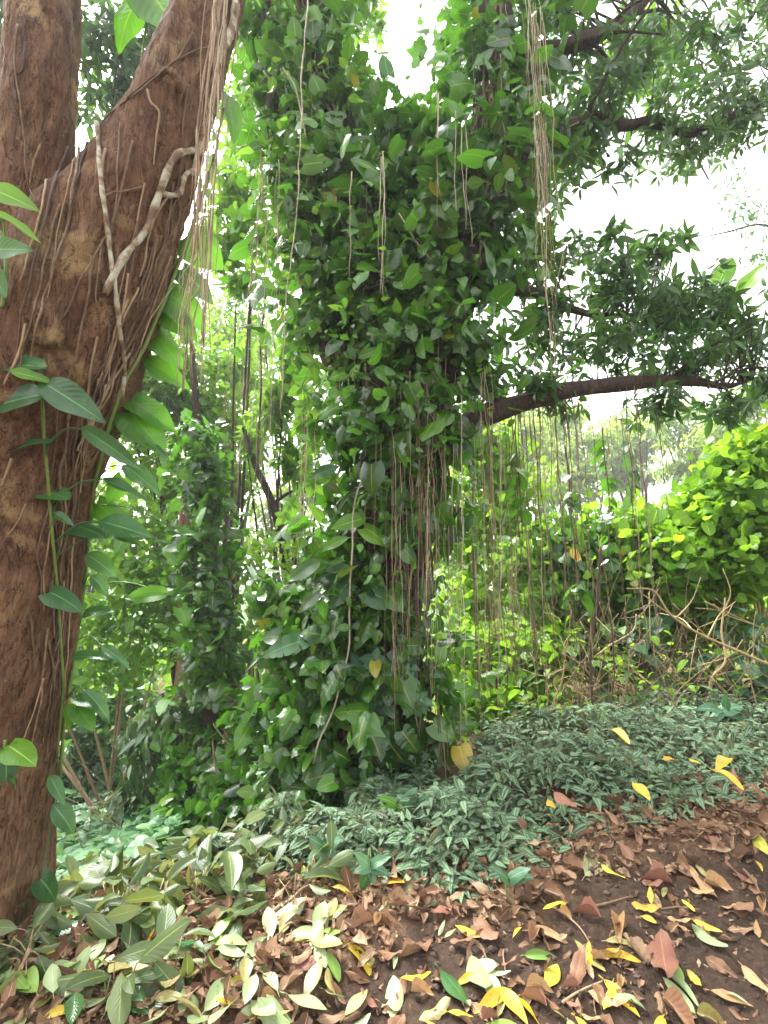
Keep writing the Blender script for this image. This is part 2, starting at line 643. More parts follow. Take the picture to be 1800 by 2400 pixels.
YEL = (.55, .36, .03)
M = {}
M['pothos'] = leaf_mat('climber leaf', ((0, (.010, .040, .008)), (.35, (.026, .098, .013)), (.75, (.058, .185, .018)), (.965, (.10, .27, .024)), (.992, (.12, .28, .024)), (.997, YEL)), trans=.33, tcol=(.20, .60, .015), rough=.23, spec=.65, rib=.22, blotch=((.10, .15, .02), .3))
M['pothos_big'] = leaf_mat('big climber leaf', ((0, (.030, .095, .035)), (.6, (.045, .14, .045)), (1, (.07, .19, .05))), trans=.3, tcol=(.22, .50, .03), rough=.30, rib=.7, blotch=((.20, .34, .08), .12))
M['pothos_light'] = leaf_mat('young climber leaf', ((0, (.08, .22, .025)), (.6, (.12, .30, .03)), (1, (.20, .38, .04))), trans=.45, tcol=(.34, .62, .04), rough=.33, rib=.7)
M['backlit'] = leaf_mat('backlit climber leaf', ((0, (.045, .15, .02)), (1, (.07, .21, .02))), trans=.5, tcol=(.24, .58, .02), rough=.35, rib=.5, ribcol=(.16, .34, .05), blotch=((.18, .32, .05), .25))
M['mango'] = leaf_mat('lance leaf', ((0, (.022, .066, .018)), (.6, (.038, .105, .024)), (1, (.06, .15, .03))), trans=.34, tcol=(.18, .40, .04), rough=.36)
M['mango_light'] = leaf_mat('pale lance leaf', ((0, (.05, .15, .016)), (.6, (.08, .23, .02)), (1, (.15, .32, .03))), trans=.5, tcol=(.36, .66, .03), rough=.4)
M['shrub'] = leaf_mat('shrub leaf', ((0, (.05, .15, .012)), (.5, (.11, .28, .016)), (.93, (.19, .41, .022)), (.985, (.30, .42, .04)), (.995, YEL)), trans=.5, tcol=(.42, .74, .02), rough=.45)
M['broad'] = leaf_mat('broad leaf', ((0, (.045, .13, .015)), (.6, (.075, .21, .02)), (1, (.13, .30, .03))), trans=.5, tcol=(.36, .66, .03), rough=.36)
M['silver'] = leaf_mat('glossy leaf', ((0, (.035, .085, .03)), (.6, (.06, .14, .04)), (1, (.10, .20, .06))), trans=.28, rough=.24, spec=.8)
M['pale_far'] = leaf_mat('far leaf', ((0, (.12, .22, .05)), (.6, (.18, .30, .07)), (1, (.26, .38, .11))), trans=.45, rough=.5, rib=0, veins=False)  # distance haze is partly put into this paler leaf colour
M['fern'] = leaf_mat('ground plant leaf', ((0, (.07, .18, .08)), (.6, (.11, .25, .11)), (1, (.18, .34, .12))), trans=.35, rough=.4)
M['trad'] = leaf_mat('striped leaf', ((0, (.055, .12, .052)), (.6, (.10, .19, .082)), (.95, (.15, .25, .11)), (.985, (.13, .24, .07)), (1, (.16, .08, .10))), trans=.25, rough=.6, spec=.3, rib=.5, ribcol=(.05, .12, .05), stripe=True, veins=False)
M['cut'] = leaf_mat('cut leaf', ((0, (.030, .070, .020)), (.4, (.070, .125, .038)), (.8, (.135, .20, .072)), (1, (.22, .28, .115))), trans=.3, rough=.42, rib=.7, ribcol=(.4, .45, .18), back=.35, blotch=((.16, .13, .05), .25))
M['bluegreen'] = leaf_mat('blue green leaf', ((0, (.05, .13, .07)), (.6, (.08, .19, .10)), (1, (.12, .25, .13))), trans=.25, rough=.4, rib=.6)
M['litter'] = leaf_mat('dry litter', ((0, (.080, .040, .022)), (.3, (.19, .10, .055)), (.65, (.30, .175, .10)), (.88, (.37, .235, .14)), (1, (.46, .33, .21))), trans=.12, tcol=(.4, .22, .1), rough=.7, rib=.4, back=.1, spec=.3, blotch=((.09, .05, .03), .6))
FC = {
    'yellow': ((.62, .42, .02), (.72, .54, .06)), 'orange': ((.60, .27, .02), (.68, .38, .04)), 'tan': ((.42, .25, .11), (.52, .34, .17)),
    'brown': ((.24, .12, .065), (.34, .18, .10)), 'reddish brown': ((.21, .085, .055), (.30, .13, .08)), 'pale green': ((.27, .36, .15), (.36, .44, .22)),
    'dark green': ((.05, .14, .045), (.08, .20, .06)), 'green': ((.16, .31, .05), (.24, .38, .07)), 'olive': ((.30, .29, .09), (.40, .36, .13)),
    'yellow-green': ((.45, .46, .04), (.55, .54, .09))}
for k, (a, b) in FC.items():
    dark = k in ('tan', 'brown', 'reddish brown')
    M['f_' + k] = leaf_mat('fallen ' + k, ((0, a), (1, b)), trans=.15, tcol=b, rough=.6 if dark else (.22 if k == 'dark green' else .42), rib=.6, ribcol=tuple(min(1, c * 1.25 + .05) for c in b),
                           back=.15, blotch=((.20, .10, .04), .55 if k not in ('pale green', 'dark green', 'green') else .15))
M['bark'] = bark_mat('brown bark', ((.29, (.034, .018, .011)), (.42, (.12, .064, .036)), (.54, (.215, .120, .066)), (.68, (.36, .235, .13))), 3.0, .22, .8, patch=((.34, .235, .115), 2.6, .56))
M['bark_dark'] = bark_mat('dark bark', ((.32, (.028, .020, .016)), (.5, (.075, .05, .038)), (.7, (.14, .10, .075))), 4, .2, .8)
M['root'] = plain_mat('aerial root', (.13, .085, .05), (.36, .26, .16), 30)
M['root_pale'] = plain_mat('pale aerial root', (.28, .22, .15), (.52, .44, .32), 30)
M['root_dark'] = plain_mat('dark aerial root', (.06, .04, .03), (.17, .11, .075), 30)
M['twig'] = plain_mat('twig', (.15, .095, .055), (.36, .26, .16), 25)
M['twig_tan'] = plain_mat('tan stem', (.30, .21, .10), (.50, .38, .20), 12)
M['green_stem'] = plain_mat('green stem', (.09, .15, .035), (.20, .27, .07), 14, .5)
M['lump'] = plain_mat('pale lump', (.22, .22, .23), (.6, .6, .62), 6, .25, .8)


def liana_mat():
    m, nt, out = new_mat('mottled liana')
    tc = nt.nodes.new('ShaderNodeTexCoord')
    a = noise_n(nt, 16, 3, .5, tc.outputs['Object'], .4)
    b = noise_n(nt, 70, 4, .7, tc.outputs['Object'])
    f = math_n(nt, 'ADD', a, math_n(nt, 'MULTIPLY', math_n(nt, 'SUBTRACT', b, .5), .25))
    col = ramp(nt, f, ((.40, (.13, .08, .045)), (.5, (.25, .185, .11)), (.55, (.34, .32, .23)), (.74, (.48, .49, .40))))
    p = nt.nodes.new('ShaderNodeBsdfPrincipled')
    p.inputs['Roughness'].default_value = .7
    nt.links.new(col, p.inputs['Base Color'])
    bm = nt.nodes.new('ShaderNodeBump')
    bm.inputs['Strength'].default_value = .4
    bm.inputs['Distance'].default_value = .006
    nt.links.new(b, bm.inputs['Height'])
    nt.links.new(bm.outputs[0], p.inputs['Normal'])
    nt.links.new(p.outputs[0], out.inputs['Surface'])
    return m


M['liana'] = liana_mat()


def soil_mat():
    m, nt, out = new_mat('dark soil')
    tc = nt.nodes.new('ShaderNodeTexCoord')
    a = noise_n(nt, 3.5, 6, .65, tc.outputs['Object'])
    b = noise_n(nt, 38, 8, .72, tc.outputs['Object'])
    c = noise_n(nt, 240, 3, .7, tc.outputs['Object'])
    f = math_n(nt, 'ADD', math_n(nt, 'MULTIPLY', a, .4), math_n(nt, 'MULTIPLY', b, .6))
    col = ramp(nt, f, ((.33, (.024, .016, .011)), (.5, (.065, .043, .030)), (.66, (.12, .08, .056)), (.8, (.20, .14, .10))))
    at_ = nt.nodes.new('ShaderNodeAttribute')
    at_.attribute_name = 'rnd'
    lit = ramp(nt, b, ((.3, (.05, .028, .016)), (.5, (.14, .082, .048)), (.7, (.28, .18, .11))))
    col = mixc(nt, at_.outputs['Fac'], col, lit)
    col = mixc(nt, ramp(nt, c, ((.64, 0.0), (.72, .8))), col, (.30, .22, .16))
    p = nt.nodes.new('ShaderNodeBsdfPrincipled')
    p.inputs['Roughness'].default_value = .95
    p.inputs['Specular IOR Level'].default_value = .15
    nt.links.new(col, p.inputs['Base Color'])
    bm = nt.nodes.new('ShaderNodeBump')
    bm.inputs['Strength'].default_value = .9
    bm.inputs['Distance'].default_value = .02
    nt.links.new(math_n(nt, 'ADD', b, math_n(nt, 'MULTIPLY', c, .3)), bm.inputs['Height'])
    nt.links.new(bm.outputs[0], p.inputs['Normal'])
    nt.links.new(p.outputs[0], out.inputs['Surface'])
    return m


M['soil'] = soil_mat()

# ================================================================== THE GROUND
gx = np.unique(np.concatenate([np.arange(-3.6, 4.6, .03), np.arange(-12, 14, .5), np.arange(-120, 121, 8.)]))
gy = np.unique(np.concatenate([np.arange(.9, 5.6, .03), np.arange(-6, 20, .5), np.arange(-60, 141, 8.)]))
GX, GY = np.meshgrid(gx, gy)
GZ = height(GX, GY)


def soil_noise(X, Y):
    out = np.zeros(X.size)
    near = ((X > -3.7) & (X < 4.7) & (Y > .8) & (Y < 5.7)).ravel()
    xs, ys = X.ravel(), Y.ravel()
    for i in np.nonzero(near)[0]:
        v = Vector((xs[i] * 2.2, ys[i] * 2.2, 0))
        out[i] = noise.fractal(v, 1.0, 2.0, 3) * .025 + noise.fractal(v * 5.5, 1.0, 2.0, 3) * .022 + abs(noise.noise(v * 11)) * .012
    return out.reshape(X.shape)


def bare(x, y):
    """1 on the bare dug soil, 0 on the litter"""
    d = (y_soil(x) - y) / .10 + np.sin(x * 7) * .5 + np.sin(x * 19 + y * 13) * .4
    d = np.minimum(d, (x - SOIL_HI[0][0]) / .12 + np.sin(y * 9) * .6)
    return np.clip(d * .5 + .5, 0, 1)


GZ = GZ + soil_noise(GX, GY) - .05 * bare(GX, GY) * (np.abs(GX) < 8) * (np.abs(GY) < 8)
_zi = GZ


def gz(x, y):
    """height of the built ground sheet (bilinear)"""
    x = np.asarray(x, float)
    y = np.asarray(y, float)
    i = np.clip(np.searchsorted(gx, x) - 1, 0, len(gx) - 2)
    j = np.clip(np.searchsorted(gy, y) - 1, 0, len(gy) - 2)
    u = (x - gx[i]) / (gx[i + 1] - gx[i])
    v = (y - gy[j]) / (gy[j + 1] - gy[j])
    return (_zi[j, i] * (1 - u) * (1 - v) + _zi[j, i + 1] * u * (1 - v) + _zi[j + 1, i] * (1 - u) * v + _zi[j + 1, i + 1] * u * v)


def gnorm(x, y):
    e = .04
    return unit(np.stack([-(gz(x + e, y) - gz(x - e, y)) / (2 * e), -(gz(x, y + e) - gz(x, y - e)) / (2 * e), np.ones_like(np.asarray(x, float))], -1))


g = Geo()
nx_, ny_ = len(gx), len(gy)
I, J = np.meshgrid(np.arange(nx_ - 1), np.arange(ny_ - 1))
q = (J * nx_ + I).ravel()
g.add(np.stack([GX.ravel(), GY.ravel(), GZ.ravel()], -1), np.stack([q, q + 1, q + nx_ + 1, q + nx_], -1), None, (1 - bare(GX, GY)).ravel())
ground = g.build('ground', M['soil'], origin=(0, 0, 0))
tag(ground, 'dark crumbly soil sloping up to the right under the leaves', 'ground', kind='structure')

# far hillside
hx = np.linspace(-70, 90, 80)
hy = np.linspace(24, 110, 44)
HX, HY = np.meshgrid(hx, hy)
rise = np.clip((HY - 24) / 60, 0, 1)
HZ = -1.5 + rise ** .8 * (9 + 9 * np.clip((HX + 10) / 60, 0, 1)) + np.sin(HX * .13) * 1.2 * rise + np.sin(HX * .31 + HY * .2) * .5
g = Geo()
I, J = np.meshgrid(np.arange(79), np.arange(43))
q = (J * 80 + I).ravel()
g.add(np.stack([HX.ravel(), HY.ravel(), HZ.ravel()], -1), np.stack([q, q + 1, q + 81, q + 80], -1))
M['hill'] = plain_mat('hillside growth', (.03, .07, .02), (.09, .15, .05), 1.2, .9, .8)
tag(g.build('hillside', M['hill'], origin=(0, 24, 0)), 'hazy green hillside rising behind the shrubs', 'hillside', kind='structure')


def hill_z(x, y):
    rise = np.clip((y - 24) / 60, 0, 1)
    return -1.5 + rise ** .8 * (9 + 9 * np.clip((x + 10) / 60, 0, 1)) + np.sin(x * .13) * 1.2 * rise + np.sin(x * .31 + y * .2) * .5


# ================================================================== TRUNKS
def skel(pts, n=24):
    """(px,py,depth,radius) control points -> smooth xyz r"""
    P = np.array([np.append(at(p[0], p[1], p[2]), p[3]) for p in pts])
    return catmull(P, n)


def fuse(tubes, extra, voxel, disp, name, mat, parent):
    """union of tubes as one skin, displaced by noise"""
    g = Geo()
    for s, seg in tubes:
        tube(g, s[:, :3], s[:, 3], seg)
    for V, Fq in extra:
        g.add(V, Fq)
    tmp = g.build('tmp_fuse', mat, origin=(0, 0, 0))
    md = tmp.modifiers.new('r', 'REMESH')
    md.mode = 'VOXEL'
    md.voxel_size = voxel
    md.use_smooth_shade = True
    sm = tmp.modifiers.new('s', 'SMOOTH')
    sm.iterations = 4
    dg = bpy.context.evaluated_depsgraph_get()
    me = bpy.data.meshes.new_from_object(tmp.evaluated_get(dg))
    bpy.data.objects.remove(tmp)
    me.name = name
    nv = len(me.vertices)
    co = np.empty(nv * 3, np.float32)
    me.vertices.foreach_get('co', co)
    co = co.reshape(-1, 3).astype(float)
    no = np.array([v.normal[:] for v in me.vertices])
    d = np.array([disp(c) for c in co])
    co = co + no * d[:, None]
    bvh = BVHTree.FromPolygons([Vector(c) for c in co], [tuple(p.vertices) for p in me.polygons])
    org = np.array(parent['_o'])
    me.vertices.foreach_set('co', (co - org).astype(np.float32).ravel())
    me.materials.clear()
    me.materials.append(mat)
    me.polygons.foreach_set('use_smooth', np.ones(len(me.polygons), bool))
    me.update()
    o = bpy.data.objects.new(name, me)
    COL.objects.link(o)
    o.parent = parent
    return o, bvh


def ball(c, r, seg=12, sq=(1, 1, 1)):
    V, Fq = [], []
    for i in range(seg + 1):
        th = math.pi * i / seg
        for j in range(seg):
            ph = 2 * math.pi * j / seg
            V.append((c[0] + r * sq[0] * math.sin(th) * math.cos(ph), c[1] + r * sq[1] * math.sin(th) * math.sin(ph), c[2] + r * sq[2] * math.cos(th)))
    for i in range(seg):
        for j in range(seg):
            Fq.append((i * seg + j, i * seg + (j + 1) % seg, (i + 1) * seg + (j + 1) % seg, (i + 1) * seg + j))
    return np.array(V), np.array(Fq)


def left_disp(c):
    v = Vector(c)
    s = Vector((c[0] * 4, c[1] * 4, c[2] * .9))
    a = noise.fractal(s, 1.0, 2.1, 4)
    w = noise.fractal(Vector((c[0] * 16, c[1] * 16, c[2] * 2.2)), 1.0, 2.0, 3)
    b = noise.fractal(v * 9, 1.0, 2.0, 3)
    return a * .030 - abs(w) * .020 + b * .008


base_l = at(-110, 2150, 2.62)
left_tree = thing('leaning_tree', base_l, 'thick brown forked tree at the left edge with bare rooty bark', 'tree')
TL = [
    (skel([(-122, 2330, 2.62, .52), (-112, 2100, 2.62, .45), (-95, 1800, 2.62, .44), (-50, 1500, 2.60, .43), (-12, 1250, 2.58, .42), (30, 1030, 2.55, .42), (105, 850, 2.52, .43), (190, 690, 2.50, .37), (290, 500, 2.50, .28), (350, 380, 2.52, .235), (410, 240, 2.56, .20), (465, 90, 2.62, .175), (505, -60, 2.70, .165), (560, -300, 2.9, .15)], 60), 28),
    (skel([(60, 860, 2.6, .30), (62, 640, 2.52, .26), (70, 450, 2.5, .215), (85, 300, 2.5, .175), (92, 160, 2.52, .15), (86, 0, 2.6, .145), (70, -260, 2.75, .13)], 40), 24),
    (skel([(40, 700, 2.75, .25), (60, 400, 2.85, .22), (100, 150, 3.0, .20), (105, -60, 3.1, .20), (100, -300, 3.3, .18)], 30), 20),
]
extra = [ball(at(112, 760, 2.16), .085, 12, (.8, 1, 1.5)), ball(at(395, 215, 2.40), .085, 12, (1.1, .8, 1)), ball(at(60, 690, 2.2), .07, 12, (1, 1, 1.6)),
         ball(at(205, 560, 2.22), .06, 12, (1, 1, 1.8)), ball(at(150, 480, 2.25), .06, 10, (1, 1, 1.6))]
left_trunk, LBVH = fuse(TL, extra, .016, left_disp, 'trunk', M['bark'], left_tree)


def hit_left(px, py, off=.012, default=2.5):
    r = Vector(ray(px, py))
    L = r.length
    h = LBVH.ray_cast(Vector(CAM), r.normalized(), 8)
    if h[0] is None:
        return None
    return h[3] / L - off


def drape(pixels, off, n, fallback=2.45):
    """pixel polyline laid on the trunk's skin"""
    pl = catmull(np.array(pixels, float), n)
    ds, last = [], None
    for p in pl:
        d = hit_left(p[0], p[1], off)
        ds.append(d)
    ok = [i for i, d in enumerate(ds) if d is not None]
    if not ok:
        ds = [fallback] * n
    else:
        ds = np.interp(np.arange(n), ok, [ds[i] for i in ok])
    ds = np.array(ds)
    k = np.ones(3) / 3
    if n > 6:
        ds[1:-1] = np.minimum(np.convolve(ds, k, 'valid'), ds[1:-1])
    return np.array([at(p[0], p[1], d) for p, d in zip(pl, ds)])


# knot scar: collar ring on the fork
g = Geo()
th = np.linspace(-2.6, .5, 22)
ring = [(392 + 38 * math.cos(a) * .8, 222 + 55 * math.sin(a)) for a in th]
rp = drape(ring, .0, 26)
tube(g, rp, .004 + .016 * np.sin(np.linspace(.1, 3.04, 26)), 8)
g.build('branch_scar', M['bark'], left_tree)

# pale mottled lianas on the left tree
def liana(pixels, r, label, n=40, mat='liana', off=.02):
    p = drape(pixels, off, n)
    g = Geo()
    rr = r * (1 + .12 * np.sin(np.arange(n) * 1.1) + rng.normal(0, .05, n))
    tube(g, p, rr, 9)
    o = g.build('liana', M[mat], origin=p[0])
    return tag(o, label, 'liana')


liana([(475, 352), (445, 354), (418, 360), (398, 388), (382, 430), (366, 475), (346, 530), (330, 556), (300, 590), (276, 628), (256, 668), (246, 690)], .016, 'mottled white and brown thick liana curving down the forked trunk')
liana([(462, 402), (440, 405), (428, 425), (424, 448), (405, 458), (382, 455), (370, 462)], .013, 'short hooked pale liana beside the mottled one', 24)
liana([(226, 285), (231, 340), (235, 400), (240, 450), (250, 520), (258, 590), (268, 660), (275, 720), (284, 800), (292, 860), (285, 930)], .0105, 'long straight pale grey liana hanging down the forked trunk', 44)
liana([(553, 8), (547, 50), (535, 90), (512, 140), (505, 200), (498, 250), (480, 310), (468, 350)], .02, 'pale knobbly liana along the upper right stem of the forked trunk', 30)

# draped roots, clinging to the forked trunk
def droot(pixels, r, mat='root'):
    n = max(24, len(pixels) * 13)
    p = drape(pixels, .016, n)
    p = wobble(p, .010, 9, rng.random() * 50)
    g = Geo()
    tube(g, p, np.linspace(r, r * .55, n), 5, rng.random())
    o = g.build('clinging_root', M[mat], origin=p[0])
    return tag(o, 'thin brown aerial root clinging to the bark of the thick forked tree', 'root', 'roots clinging to the forked tree')


DR = [
    [(160, 345), (130, 420), (105, 520), (75, 640), (45, 760), (30, 870)], [(178, 345), (160, 430), (140, 520), (125, 600), (110, 700)],
    [(185, 345), (165, 480), (150, 560), (118, 650), (90, 760), (70, 860)], [(140, 480), (118, 560), (90, 680), (60, 800), (40, 880)],
    [(205, 330), (175, 440), (150, 560), (125, 620)], [(282, 290), (278, 360), (272, 460), (262, 560)],
    [(345, 210), (352, 240), (372, 265), (366, 330), (362, 385)], [(340, 436), (300, 445), (255, 455), (240, 470)],
    [(450, 80), (420, 130), (370, 180), (320, 215), (262, 260), (225, 320)], [(500, 110), (440, 125), (385, 160), (330, 200), (290, 240)],
    [(445, 200), (430, 280), (422, 360), (412, 460), (400, 560)], [(340, 430), (320, 520), (300, 600), (285, 680), (272, 760)],
    [(330, 480), (318, 540), (305, 640), (290, 720), (270, 860)], [(240, 560), (230, 640), (225, 700), (238, 730)],
    [(212, 600), (205, 690), (190, 780), (165, 870), (140, 960)], [(300, 700), (280, 760), (262, 850), (250, 930)],
    [(260, 760), (245, 840), (235, 920), (228, 990)], [(230, 790), (215, 860), (205, 950), (200, 1030), (190, 1120)],
    [(60, 760), (45, 820), (20, 880), (12, 900)], [(40, 60), (35, 150), (45, 230), (55, 310), (62, 410), (80, 470)],
    [(60, 100), (50, 160), (32, 180), (40, 240)], [(95, 340), (78, 390), (70, 440)], [(390, 455), (360, 520), (340, 600), (330, 650)],
    [(400, 600), (380, 660), (350, 740), (320, 830), (280, 900)], [(420, 560), (400, 640), (370, 720), (340, 800)],
    [(215, 880), (205, 960), (190, 1060), (185, 1160), (178, 1260), (172, 1400)], [(195, 930), (180, 1010), (170, 1110), (172, 1220), (160, 1330)],
    [(165, 960), (150, 1050), (140, 1150), (150, 1250), (140, 1340), (150, 1420)], [(120, 1175), (105, 1230), (88, 1290), (98, 1350), (95, 1420)],
    [(60, 1180), (35, 1230), (10, 1270)], [(25, 1075), (12, 1110), (2, 1140)], [(170, 1260), (165, 1400), (155, 1560), (140, 1700)],
    [(150, 1440), (142, 1560), (128, 1700), (110, 1850), (98, 2000)], [(70, 1450), (78, 1500), (82, 1540)], [(105, 1590), (85, 1650), (60, 1720), (40, 1760)],
    [(115, 1500), (125, 1580), (120, 1680), (108, 1790)], [(180, 1130), (172, 1210), (162, 1290), (158, 1400), (150, 1520)],
    [(300, 640), (285, 740), (255, 830), (230, 900), (215, 960)], [(370, 560), (352, 640), (322, 730), (300, 800), (265, 880), (240, 960)],
    [(130, 900), (135, 980), (128, 1060), (118, 1120)], [(350, 720), (315, 790), (275, 850), (240, 930), (220, 1010)], [(110, 420), (95, 500), (70, 580), (45, 660)],
    [(250, 350), (240, 420), (238, 470)], [(310, 330), (290, 420), (270, 500), (250, 560), (200, 640), (150, 740)], [(440, 400), (420, 480), (395, 560), (370, 640)],
]
for i, p in enumerate(DR):
    droot(p, .0035 + .0045 * rng.random(), 'root' if i % 4 else 'root_dark')
for k in range(40):                                   # the mat of fine roots on the shaded right flank
    y0 = 350 + 1150 * rng.random()
    ex = np.interp(y0, [350, 540, 825, 1030, 1250, 1520, 1790, 2060], [470, 423, 325, 233, 195, 163, 119, 98])
    x0 = ex - 8 - 70 * rng.random()
    pts = []
    for q in range(5):
        yy = y0 + q * (50 + 25 * rng.random())
        e2 = np.interp(yy, [350, 540, 825, 1030, 1250, 1520, 1790, 2060], [470, 423, 325, 233, 195, 163, 119, 98])
        pts.append((min(x0 + (e2 - ex) * .95 + rng.normal(0, 5), e2 - 3), yy))
    droot(pts, .003 + .004 * rng.random(), ('root', 'root_dark')[k % 2])


def z_at_row(x, y, py):
    """height z above (x,y) that falls on picture row py"""
    k = (1200 - py) / F
    return CAM[2] + y * (SP + k * CP) / (CP - k * SP)


def hang(px, py0, py1, d, r=.004, mat='root', label=None, group=None, wob=.02, name='hanging_root', tie=None):
    """a root hanging plumb from (px,py0) at depth d down to picture row py1"""
    top = at(px, py0, d)
    z1 = z_at_row(top[0], top[1], py1)
    n = max(10, int((top[2] - z1) / .09))
    P = np.repeat(top[None], n, 0)
    P[:, 2] = np.linspace(top[2], z1, n)
    P = P + np.cumsum(rng.normal(0, .0055, (n, 3)) * np.array([1, 1, 0]), 0)
    P = wobble(P, wob, 1.6, rng.random() * 90)
    if tie is not None:
        P = P + (np.linspace(0, 1, n)[:, None] ** 1.5) * np.asarray(tie)
    g = Geo()
    r *= .86
    rr = np.linspace(r, r * .45, n) * (1 + .25 * np.sin(np.arange(n) * rng.uniform(.5, 1.5) + rng.random() * 6))
    tube(g, P, rr, 5, rng.random())
    if n > 14 and rng.random() < .6:
        for q in range(rng.integers(1, 4)):
            i = rng.integers(n // 3, n - 3)
            m = min(n - i, rng.integers(4, 12))
            Q = P[i:i + m] + np.cumsum(np.vstack([np.zeros(3), rng.normal(0, .012, (m - 1, 3)) * np.array([1, 1, .2]) + rng.normal(0, .008, 3) * np.array([1, 1, 0])]), 0)
            if m > 2:
                tube(g, Q, np.linspace(r * .6, r * .25, m), 4, rng.random())
    o = g.build(name, M[mat], origin=P[0])
    tag(o, label, 'root', group)
    return P


# curtain of roots on the right side of the left tree
LB = 'tan aerial root in the curtain hanging from the upper stem of the forked tree'
for k in range(18):
    px = 488 + 62 * rng.random()
    hang(px, -40, 560 + 360 * rng.random() ** .8, 2.16 + .25 * rng.random(), .0025 + .0025 * rng.random(), ('root', 'root_pale', 'root')[k % 3], LB, 'root curtain of the forked tree', .035)

# ================================================================== CLIMBER ON THE LEFT TREE
def hero(parent, base, tip, w, Ts, mat, Nhint=None, name='leaf', R=None, stalk=None):
    base, tip = np.asarray(base, float), np.asarray(tip, float)
    L = np.linalg.norm(tip - base)
    D = (tip - base) / L
    tocam = unit(CAM - base)
    Nn = tocam * .75 + UP * .5 + rng.normal(0, .12, 3) if Nhint is None else Nhint
    g = Geo()
    T = Ts[rng.integers(0, len(Ts))]
    wt = np.abs(T[0][:, 0]).max() * 2
    inst(g, T, base, D, Nn, L, w / wt, R)
    if stalk is not None:
        petiole(g, stalk, base + D * .004, max(.0025, L * .014))
    return g.build(name, M[mat], parent)


def petiole(g, a, b, r=.004, sag=.04):
    a, b = np.asarray(a), np.asarray(b)
    m = (a + b) / 2 + UP * sag
    tube(g, catmull([a, m, b], 9), np.linspace(r * 1.3, r, 9), 6, .6)


def climber(name, stem_px, leaves, label, mat_stem='green_stem', r=.011, dd=None):
    n = 30
    sp = drape(stem_px, .02, n) if dd is None else catmull(np.array([at(x, y, dd) for x, y in stem_px]), n)
    t = thing(name, sp[-1], label, 'climbing plant')
    g = Geo()
    tube(g, sp, r * (1 + .1 * np.sin(np.arange(n) * 2.)), 8)
    for (x0, y0, x1, y1, w, mat, dep) in leaves:
        d = dep
        if d is None:
            h = hit_left(x0, y0, 0)
            d = (h if h else 2.45) - .09
        b = at(x0, y0, d)
        tp = at(x1, y1, d - .03 + .05 * rng.normal())
        s = sp[np.argmin(np.linalg.norm(sp - b + UP * .12, axis=1))]
        hero(t, b, tp, 1.18 * w / F * d, H_LONG if w < .55 * math.hypot(x1 - x0, y1 - y0) else H_POTHOS, mat, stalk=s)
    g.build('stem', M[mat_stem], t)
    return t


PB, PL = 'pothos_big', 'pothos_light'
climber('climbing_plant', [(95, 880), (100, 960), (104, 1040), (112, 1120), (118, 1200), (126, 1290), (136, 1400), (142, 1500), (148, 1600), (140, 1690), (132, 1800)], [
    (103, 897, 240, 982, 62, PB, None), (197, 1006, 322, 1084, 38, PB, None), (97, 925, -45, 950, 64, PB, None), (118, 1037, -35, 1048, 36, PB, None),
    (160, 1168, 36, 1124, 54, PB, None), (237, 1222, 354, 1252, 56, PB, 2.42), (182, 1235, 240, 1240, 46, PB, None), (128, 1203, 168, 1224, 18, PB, None),
    (240, 1122, 348, 1166, 26, PB, 2.45), (117, 1388, 194, 1422, 52, PB, None), (104, 862, -25, 838, 52, PB, None), (28, 872, 126, 888, 28, PL, None),
    (268, 1252, 332, 1272, 20, PB, 2.5)],
    'broad leaved climber with long green stalks on the front of the forked trunk', r=.0075)
climber('climbing_plant', [(500, 380), (455, 520), (425, 600), (395, 680), (360, 760), (335, 820), (290, 900), (255, 1000), (235, 1080), (215, 1160), (205, 1300), (190, 1420), (170, 1560), (150, 1700), (138, 1850)], [
    (438, 555, 515, 610, 85, 'backlit', 2.6), (425, 632, 502, 692, 55, PB, 2.62), (396, 688, 486, 752, 85, 'backlit', 2.6), (372, 722, 462, 792, 62, 'backlit', 2.62),
    (346, 770, 432, 846, 64, 'backlit', 2.62), (340, 842, 446, 906, 52, 'backlit', 2.62), (532, 222, 562, 318, 46, 'backlit', 2.5), (290, 932, 422, 988, 78, 'backlit', 2.62),
    (306, 968, 388, 1056, 82, 'backlit', 2.6), (300, 1012, 400, 1060, 22, PB, 2.6), (294, 1092, 376, 1152, 44, PB, 2.6), (226, 1180, 300, 1230, 50, 'backlit', 2.7),
    (205, 1300, 275, 1345, 42, PB, 2.65), (300, 1242, 270, 1300, 30, PB, 2.7), (392, 1390, 290, 1398, 40, 'backlit', 2.7), (215, 1350, 262, 1392, 34, PB, 2.7),
    (170, 1540, 262, 1530, 24, PB, 2.6), (240, 1515, 305, 1556, 24, PB, 2.55), (200, 1620, 268, 1680, 30, PB, 2.6), (175, 1642, 232, 1652, 26, PB, 2.6),
    (176, 1655, 136, 1718, 40, 'backlit', 2.55), (180, 1655, 222, 1708, 42, 'backlit', 2.58), (126, 1888, 182, 1950, 44, PB, 2.5), (118, 1820, 150, 1880, 26, PB, 2.55),
    (95, 2060, 142, 2112, 46, PB, 2.5), (196, 1440, 250, 1420, 30, PB, 2.7), (290, 1120, 250, 1180, 40, 'backlit', 2.75), (410, 1240, 462, 1252, 16, PB, 2.7)],
    'climber with big backlit leaves along the shaded edge of the forked trunk', r=.010)
climber('climbing_plant', [(-30, 520), (10, 560), (14, 640), (5, 720)], [(-25, 440, 88, 486, 46, PL, 2.05), (-8, 500, 94, 546, 20, PL, 2.02), (-20, 585, 70, 580, 44, PB, 2.02), (-30, 620, 10, 680, 40, PB, 2.05)],
        'small climber with pointed pale leaves at the left edge below the fork', r=.008, dd=2.1)
